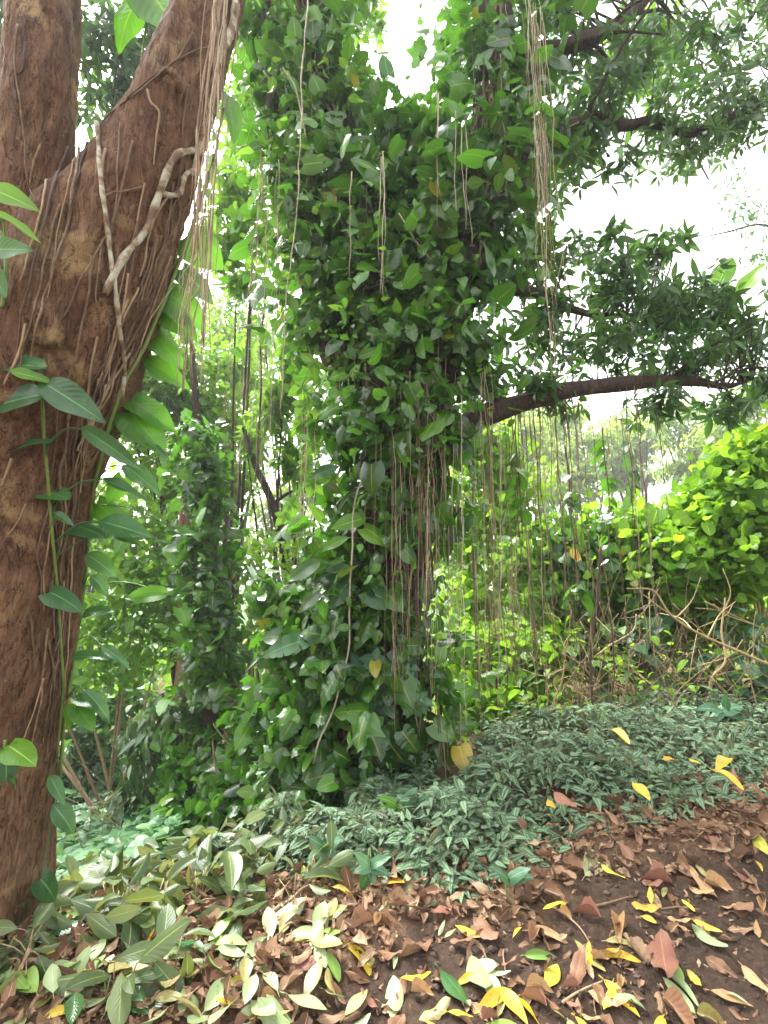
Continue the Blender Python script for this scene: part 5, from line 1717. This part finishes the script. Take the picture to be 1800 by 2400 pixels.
LOOSE = {'pale green': 'pale green leaf loosely strewn before the cut branches', 'olive': 'dull olive leaf loosely strewn before the cut branches', 'green': 'fresh green leaf loosely strewn before the cut branches',
         'dark green': 'glossy dark leaf loosely strewn before the cut branches', 'yellow': 'small yellow leaf loosely strewn before the cut branches'}
for k in range(84):
    colr = ('pale green', 'olive', 'green', 'pale green', 'dark green', 'pale green', 'olive', 'yellow')[k % 8]
    a = ground_at(60 + 760 * rng.random() ** 1.2, 2170 + 240 * rng.random())
    an = rng.random() * 6.28
    L = .10 + .08 * rng.random()
    b = a + np.array([math.cos(an), math.sin(an), 0]) * L
    a[2] = gz(a[0], a[1]) + .02 + .03 * rng.random()
    b[2] = gz(b[0], b[1]) + .03 + .05 * rng.random()
    g = Geo()
    Ts, w = HSET['m' if colr == 'yellow' else 'o']
    T = Ts[k % 3]
    inst(g, T, a, b - a, (UP + rng.normal(0, .35, 3)) * (1 if k % 3 else -1), L, L * w / (np.abs(T[0][:, 0]).max() * 2), rng.random())
    tube(g, np.array([a - (b - a) * .16 - UP * .006, a]), .002, 4)
    tag(g.build('fallen_leaf', M['f_' + colr], origin=a), LOOSE[colr], 'leaf', 'loose leaves before the cut branches')

SCAT = {'yellow': 'small yellow leaf scattered on the right part of the bank', 'tan': 'small tan dry leaf scattered on the right part of the bank', 'brown': 'small brown curled leaf scattered on the right part of the bank',
        'reddish brown': 'small reddish leaf scattered on the right part of the bank', 'olive': 'small olive leaf scattered on the right part of the bank', 'pale green': 'small pale green leaf scattered on the right part of the bank'}
for k in range(72):
    colr = ('brown', 'tan', 'yellow', 'reddish brown', 'tan', 'olive', 'brown', 'pale green', 'yellow')[k % 9]
    a = ground_at(840 + 960 * rng.random(), 2010 + 380 * rng.random())
    if a[1] > y_cover(a[0]) - .03:
        continue
    an = rng.random() * 6.28
    L = .07 + .09 * rng.random()
    b = a + np.array([math.cos(an), math.sin(an), 0]) * L
    a[2] = gz(a[0], a[1]) + .010 + .012 * rng.random()
    b[2] = gz(b[0], b[1]) + .012 + .03 * rng.random()
    g = Geo()
    Ts, w = HSET['d' if colr in ('brown', 'tan', 'reddish brown') else 'm']
    T = Ts[rng.integers(0, 3)]
    inst(g, T, a, b - a, UP + rng.normal(0, .3, 3), L, L * w / (np.abs(T[0][:, 0]).max() * 2), rng.random())
    tag(g.build('fallen_leaf', M['f_' + colr], origin=a), SCAT[colr], 'leaf', 'small leaves scattered on the bank')

# twigs on the ground
TWG = [(1300, 2115, 1390, 2200), (1090, 2190, 1140, 2235), (1180, 2200, 1185, 2250), (1385, 2105, 1480, 2080), (1420, 1950, 1510, 1895), (1320, 2325, 1410, 2285), (640, 2320, 660, 2400), (700, 2180, 640, 2210),
       (930, 2130, 1010, 2120), (1550, 2110, 1640, 2115), (1740, 2020, 1790, 2100), (1590, 1985, 1660, 1950), (600, 2395, 615, 2310), (150, 2285, 0, 2270), (350, 2280, 300, 2250), (1300, 1990, 1250, 2010), (560, 2110, 640, 2080), (1330, 2290, 1310, 2310)]
for i, (x0, y0, x1, y1) in enumerate(TWG):
    a, b = ground_at(x0, y0), ground_at(x1, y1)
    a[2] = gz(a[0], a[1]) + .012
    b[2] = gz(b[0], b[1]) + .014
    P = wobble(catmull([a, (a + b) / 2 + rng.normal(0, .012, 3) + UP * .01, b], 14), .012, 9, i * 3.)
    g = Geo()
    r = (.003 + .005 * rng.random()) if i != 13 else .016
    tube(g, P, np.linspace(r, r * .6, 14), 6, rng.random())
    tag(g.build('fallen_twig', M['twig'], origin=a), 'dry brown twig lying among the fallen leaves' if i != 13 else 'thick brown stick lying at the foot of the forked tree', 'twig', 'twigs on the ground' if i != 13 else None)
a, b = at(682, 2005, 3.9), at(722, 1908, 4.0)
a[2] = gz(a[0], a[1]) - .05
P = catmull([a, (a + b) / 2, b], 10)
g = Geo()
tube(g, P, .013, 8, .8)
tag(g.build('stake', M['twig_tan'], origin=a), 'pale wooden stake leaning at the foot of the central tree', 'stake')

# ================================================================== CUT BRANCHES
def cut_branch(pts, n, size, label, mat='cut', droop=.9, h0=.0):
    P = []
    for (px, py, lift) in pts:
        p = ground_at(px, py)
        p = CAM + (p - CAM) * (1 - lift * 1.6)
        P.append(p)
    P = catmull(np.array(P), 24)
    P = wobble(P, .02, 5, rng.random() * 60)
    P[:, 2] = np.maximum(P[:, 2], gz(P[:, 0], P[:, 1]) + .02)
    t = thing('cut_branch', P[0], label, 'cut branch', 'cut leafy branches piled on the left')
    g = Geo()
    tube(g, P, np.linspace(.011, .004, 24), 6, rng.random())
    A = unit(np.gradient(P, axis=0))
    ks = rng.integers(5, 24, n)
    base, D, N = [], [], []
    for k in ks:
        e = unit(rdir(1)[0] + UP * .35 + unit(CAM - P[k]) * .4)
        e = unit(e - A[k] * np.dot(e, A[k]))
        q = P[k] + e * (.04 + .08 * rng.random()) + A[k] * .03
        tube(g, np.array([P[k], (P[k] + q) / 2 + UP * .01, q]), .0025, 4, .8)
        base.append(q)
        D.append(A[k] * .4 + e * .5 - UP * droop * (.2 + 1.1 * rng.random()) + rng.normal(0, .25, 3))
        N.append(e + UP * .3 + rng.normal(0, .45, 3))
    g.build('stem', M['twig'], t)
    g = Geo()
    base = np.array(base)
    base[:, 2] = np.maximum(base[:, 2], gz(base[:, 0], base[:, 1]) + .05)
    multi(g, T_OBOV, base, np.array(D), np.array(N), size * np.exp(rng.normal(0, .2, n)))
    g.build('foliage', M[mat], t)
    return t


CB = [
    ([(330, 2090, 0), (375, 1985, .03), (430, 1890, .05), (520, 1840, .08)], 52, .19, 'cut branch with drooping leaves standing highest in the pile'),
    ([(560, 2090, 0), (480, 2010, .04), (440, 1950, .08), (460, 1900, .1)], 52, .19, 'cut branch with pale underside leaves below the ivy column'),
    ([(250, 2110, 0), (300, 2030, .03), (280, 1950, .07), (240, 1900, .1)], 40, .17, 'cut branch leaning left over the hollow'),
    ([(160, 2180, 0), (220, 2080, .03), (290, 2010, .05), (350, 1960, .07)], 44, .18, 'cut branch beside the foot of the forked tree'),
    ([(420, 2170, 0), (480, 2090, .03), (560, 2020, .05), (640, 1990, .06)], 42, .17, 'cut branch pointing to the foot of the central tree'),
    ([(90, 2250, 0), (180, 2190, .02), (280, 2150, .03), (380, 2120, .04)], 42, .17, 'lowest cut branch at the edge of the litter'),
    ([(640, 2160, 0), (700, 2090, .02), (740, 2050, .03), (800, 2030, .03)], 24, .16, 'cut branch against the left end of the striped ground cover'),
    ([(330, 2160, 0), (260, 2130, .03), (180, 2110, .05), (110, 2090, .06)], 40, .17, 'dark cut branch curling behind the forked tree foot'),
    ([(520, 2140, 0), (430, 2070, .03), (350, 2040, .05), (260, 2030, .07)], 42, .17, 'cut branch lying across the middle of the pile'),
    ([(640, 2080, 0), (600, 2020, .03), (560, 1960, .06), (580, 1890, .08)], 40, .17, 'cut branch rising beside the ivy mound'),
    ([(200, 2400, 0), (260, 2330, .01), (330, 2290, .02), (420, 2260, .02)], 22, .17, 'broken leafy sprig flat on the litter in front of the pile'),
    ([(20, 2340, 0), (60, 2260, .02), (80, 2190, .03), (60, 2120, .05)], 18, .15, 'pale wilted sprig leaning on the forked tree'),
]
for pts, n, size, lab in CB:
    cut_branch(pts, n, size, lab, 'cut')
# wilted leaves filling the pile
g = Geo()
n = 420
x = rng.uniform(-2.3, -.55, n)
y = rng.uniform(2.2, 4.0, n)
ok = (y > 2.45 + .25 * np.sin(x * 4) + .35 * (x + 1.2)) & (y < 4.0 + .2 * x)
x, y = x[ok], y[ok]
n = len(x)
z = gz(x, y) + .02 + .26 * rng.random(n) ** 1.6 * np.clip((y - 2.5) * 1.5, .15, 1)
multi(g, T_OBOV, np.stack([x, y, z], -1), rdir(n) * np.array([1, 1, .5]) + np.array([-.2, 0, -.3]), rdir(n) * .5 + UP * .7 + np.array([0, -.4, 0]), .16 * np.exp(rng.normal(0, .25, n)))
tag(g.build('wilted_leaves', M['cut'], origin=(-1.2, 3, 0)), 'loose wilted grey green leaves heaped under the cut branches', 'leaves', kind='stuff')

# ================================================================== YOUNG PLANTS IN THE GROUND COVER
def young_plant(px, py, leaves, label, lift=.02, mat='bluegreen', h=.22):
    p = ground_at(px, py)
    p[2] = gz(p[0], p[1])
    t = thing('young_plant', p, label, 'plant')
    top = p + UP * h
    _, _, d = proj(top)
    g = Geo()
    tube(g, catmull([p, p + UP * h * .5 + rng.normal(0, .01, 3), top], 8), .004, 6)
    for (x0, y0, x1, y1, w, m) in leaves:
        b, tp = at(x0, y0, d - .02), at(x1, y1, d - .06)
        L = math.hypot(x1 - x0, y1 - y0)
        hero(t, b, tp, w / F * d, H_POTHOS if w > .6 * L else H_LONG, m)
        tube(g, catmull([top - UP * .03, (top + b) / 2, b], 6), .0025, 5)
    g.build('stem', M['green_stem'], t)


BG = 'bluegreen'
young_plant(945, 1960, [(930, 1888, 895, 1862, 24, PL), (950, 1890, 968, 1852, 34, BG), (975, 1885, 1002, 1852, 14, BG), (940, 1892, 890, 1885, 12, PL), (960, 1895, 1000, 1890, 20, BG)], 'seedling with two broad pale leaves at the crest of the ground cover')
young_plant(865, 2090, [(868, 2030, 835, 2000, 24, BG), (868, 2030, 905, 2005, 24, BG), (868, 2032, 830, 2040, 24, BG), (870, 2032, 912, 2042, 26, BG), (868, 2034, 880, 2075, 22, BG), (866, 2034, 842, 2095, 28, 'pothos_big')], 'seedling with a rosette of dull blue leaves at the lower edge of the ground cover')
young_plant(1085, 1990, [(1085, 1915, 1040, 1900, 26, BG), (1085, 1912, 1090, 1870, 26, BG), (1088, 1915, 1128, 1920, 34, BG), (1085, 1920, 1075, 1955, 24, BG), (1080, 1918, 1045, 1935, 20, BG)], 'flat topped seedling standing in the middle of the striped carpet')
young_plant(1340, 1800, [(1340, 1748, 1292, 1738, 34, BG), (1345, 1748, 1405, 1750, 38, BG), (1335, 1755, 1280, 1772, 24, BG), (1345, 1752, 1370, 1735, 24, BG)], 'pale broad leaved seedling at the top of the bank')
young_plant(735, 2060, [(760, 1985, 725, 1960, 28, BG), (765, 1985, 800, 1962, 30, BG), (760, 1990, 790, 2005, 26, BG), (755, 1992, 720, 2010, 24, BG)], 'bluish seedling at the left end of the ground cover')
young_plant(1195, 2110, [(1190, 2060, 1165, 2030, 30, BG), (1195, 2060, 1230, 2030, 30, BG), (1200, 2062, 1250, 2052, 26, BG)], 'seedling with rounded leaves at the lower fringe of the ground cover', h=.12)
young_plant(1690, 1720, [(1690, 1665, 1640, 1650, 30, BG), (1695, 1665, 1740, 1650, 34, BG), (1690, 1668, 1660, 1690, 24, BG), (1700, 1660, 1700, 1625, 22, BG), (1705, 1668, 1750, 1690, 24, BG)], 'seedling with dark round leaves at the right of the bank')
young_plant(690, 2010, [(690, 1955, 672, 1940, 12, 'f_reddish brown'), (692, 1955, 712, 1940, 12, 'f_reddish brown'), (690, 1958, 668, 1962, 22, BG), (694, 1958, 722, 1965, 22, BG)], 'small seedling with purple new leaves beside the stake')

for o in bpy.data.objects:
    if '_o' in o:
        del o['_o']

# ================================================================== HAZE
def haze(dens):
    g = Geo()
    x0, x1, y0, y1, z0, z1 = -128, 128, -70, 148, -9, 34
    V = np.array([(x, y, z) for z in (z0, z1) for y in (y0, y1) for x in (x0, x1)], float)
    Fq = [(0, 2, 3, 1), (4, 5, 7, 6), (0, 1, 5, 4), (2, 6, 7, 3), (0, 4, 6, 2), (1, 3, 7, 5)]
    g.add(V, Fq)
    m, nt, out = new_mat('haze air')
    v = nt.nodes.new('ShaderNodeVolumePrincipled')
    v.inputs['Color'].default_value = (.93, .96, 1, 1)
    v.inputs['Density'].default_value = dens
    v.inputs['Anisotropy'].default_value = .3
    nt.links.new(v.outputs[0], out.inputs['Volume'])
    o = g.build('haze', m, origin=(0, 0, 0), smooth=False)
    tag(o, 'pale damp haze filling the air of the valley', 'haze', kind='stuff')
    del o['_o']


haze(.0019)
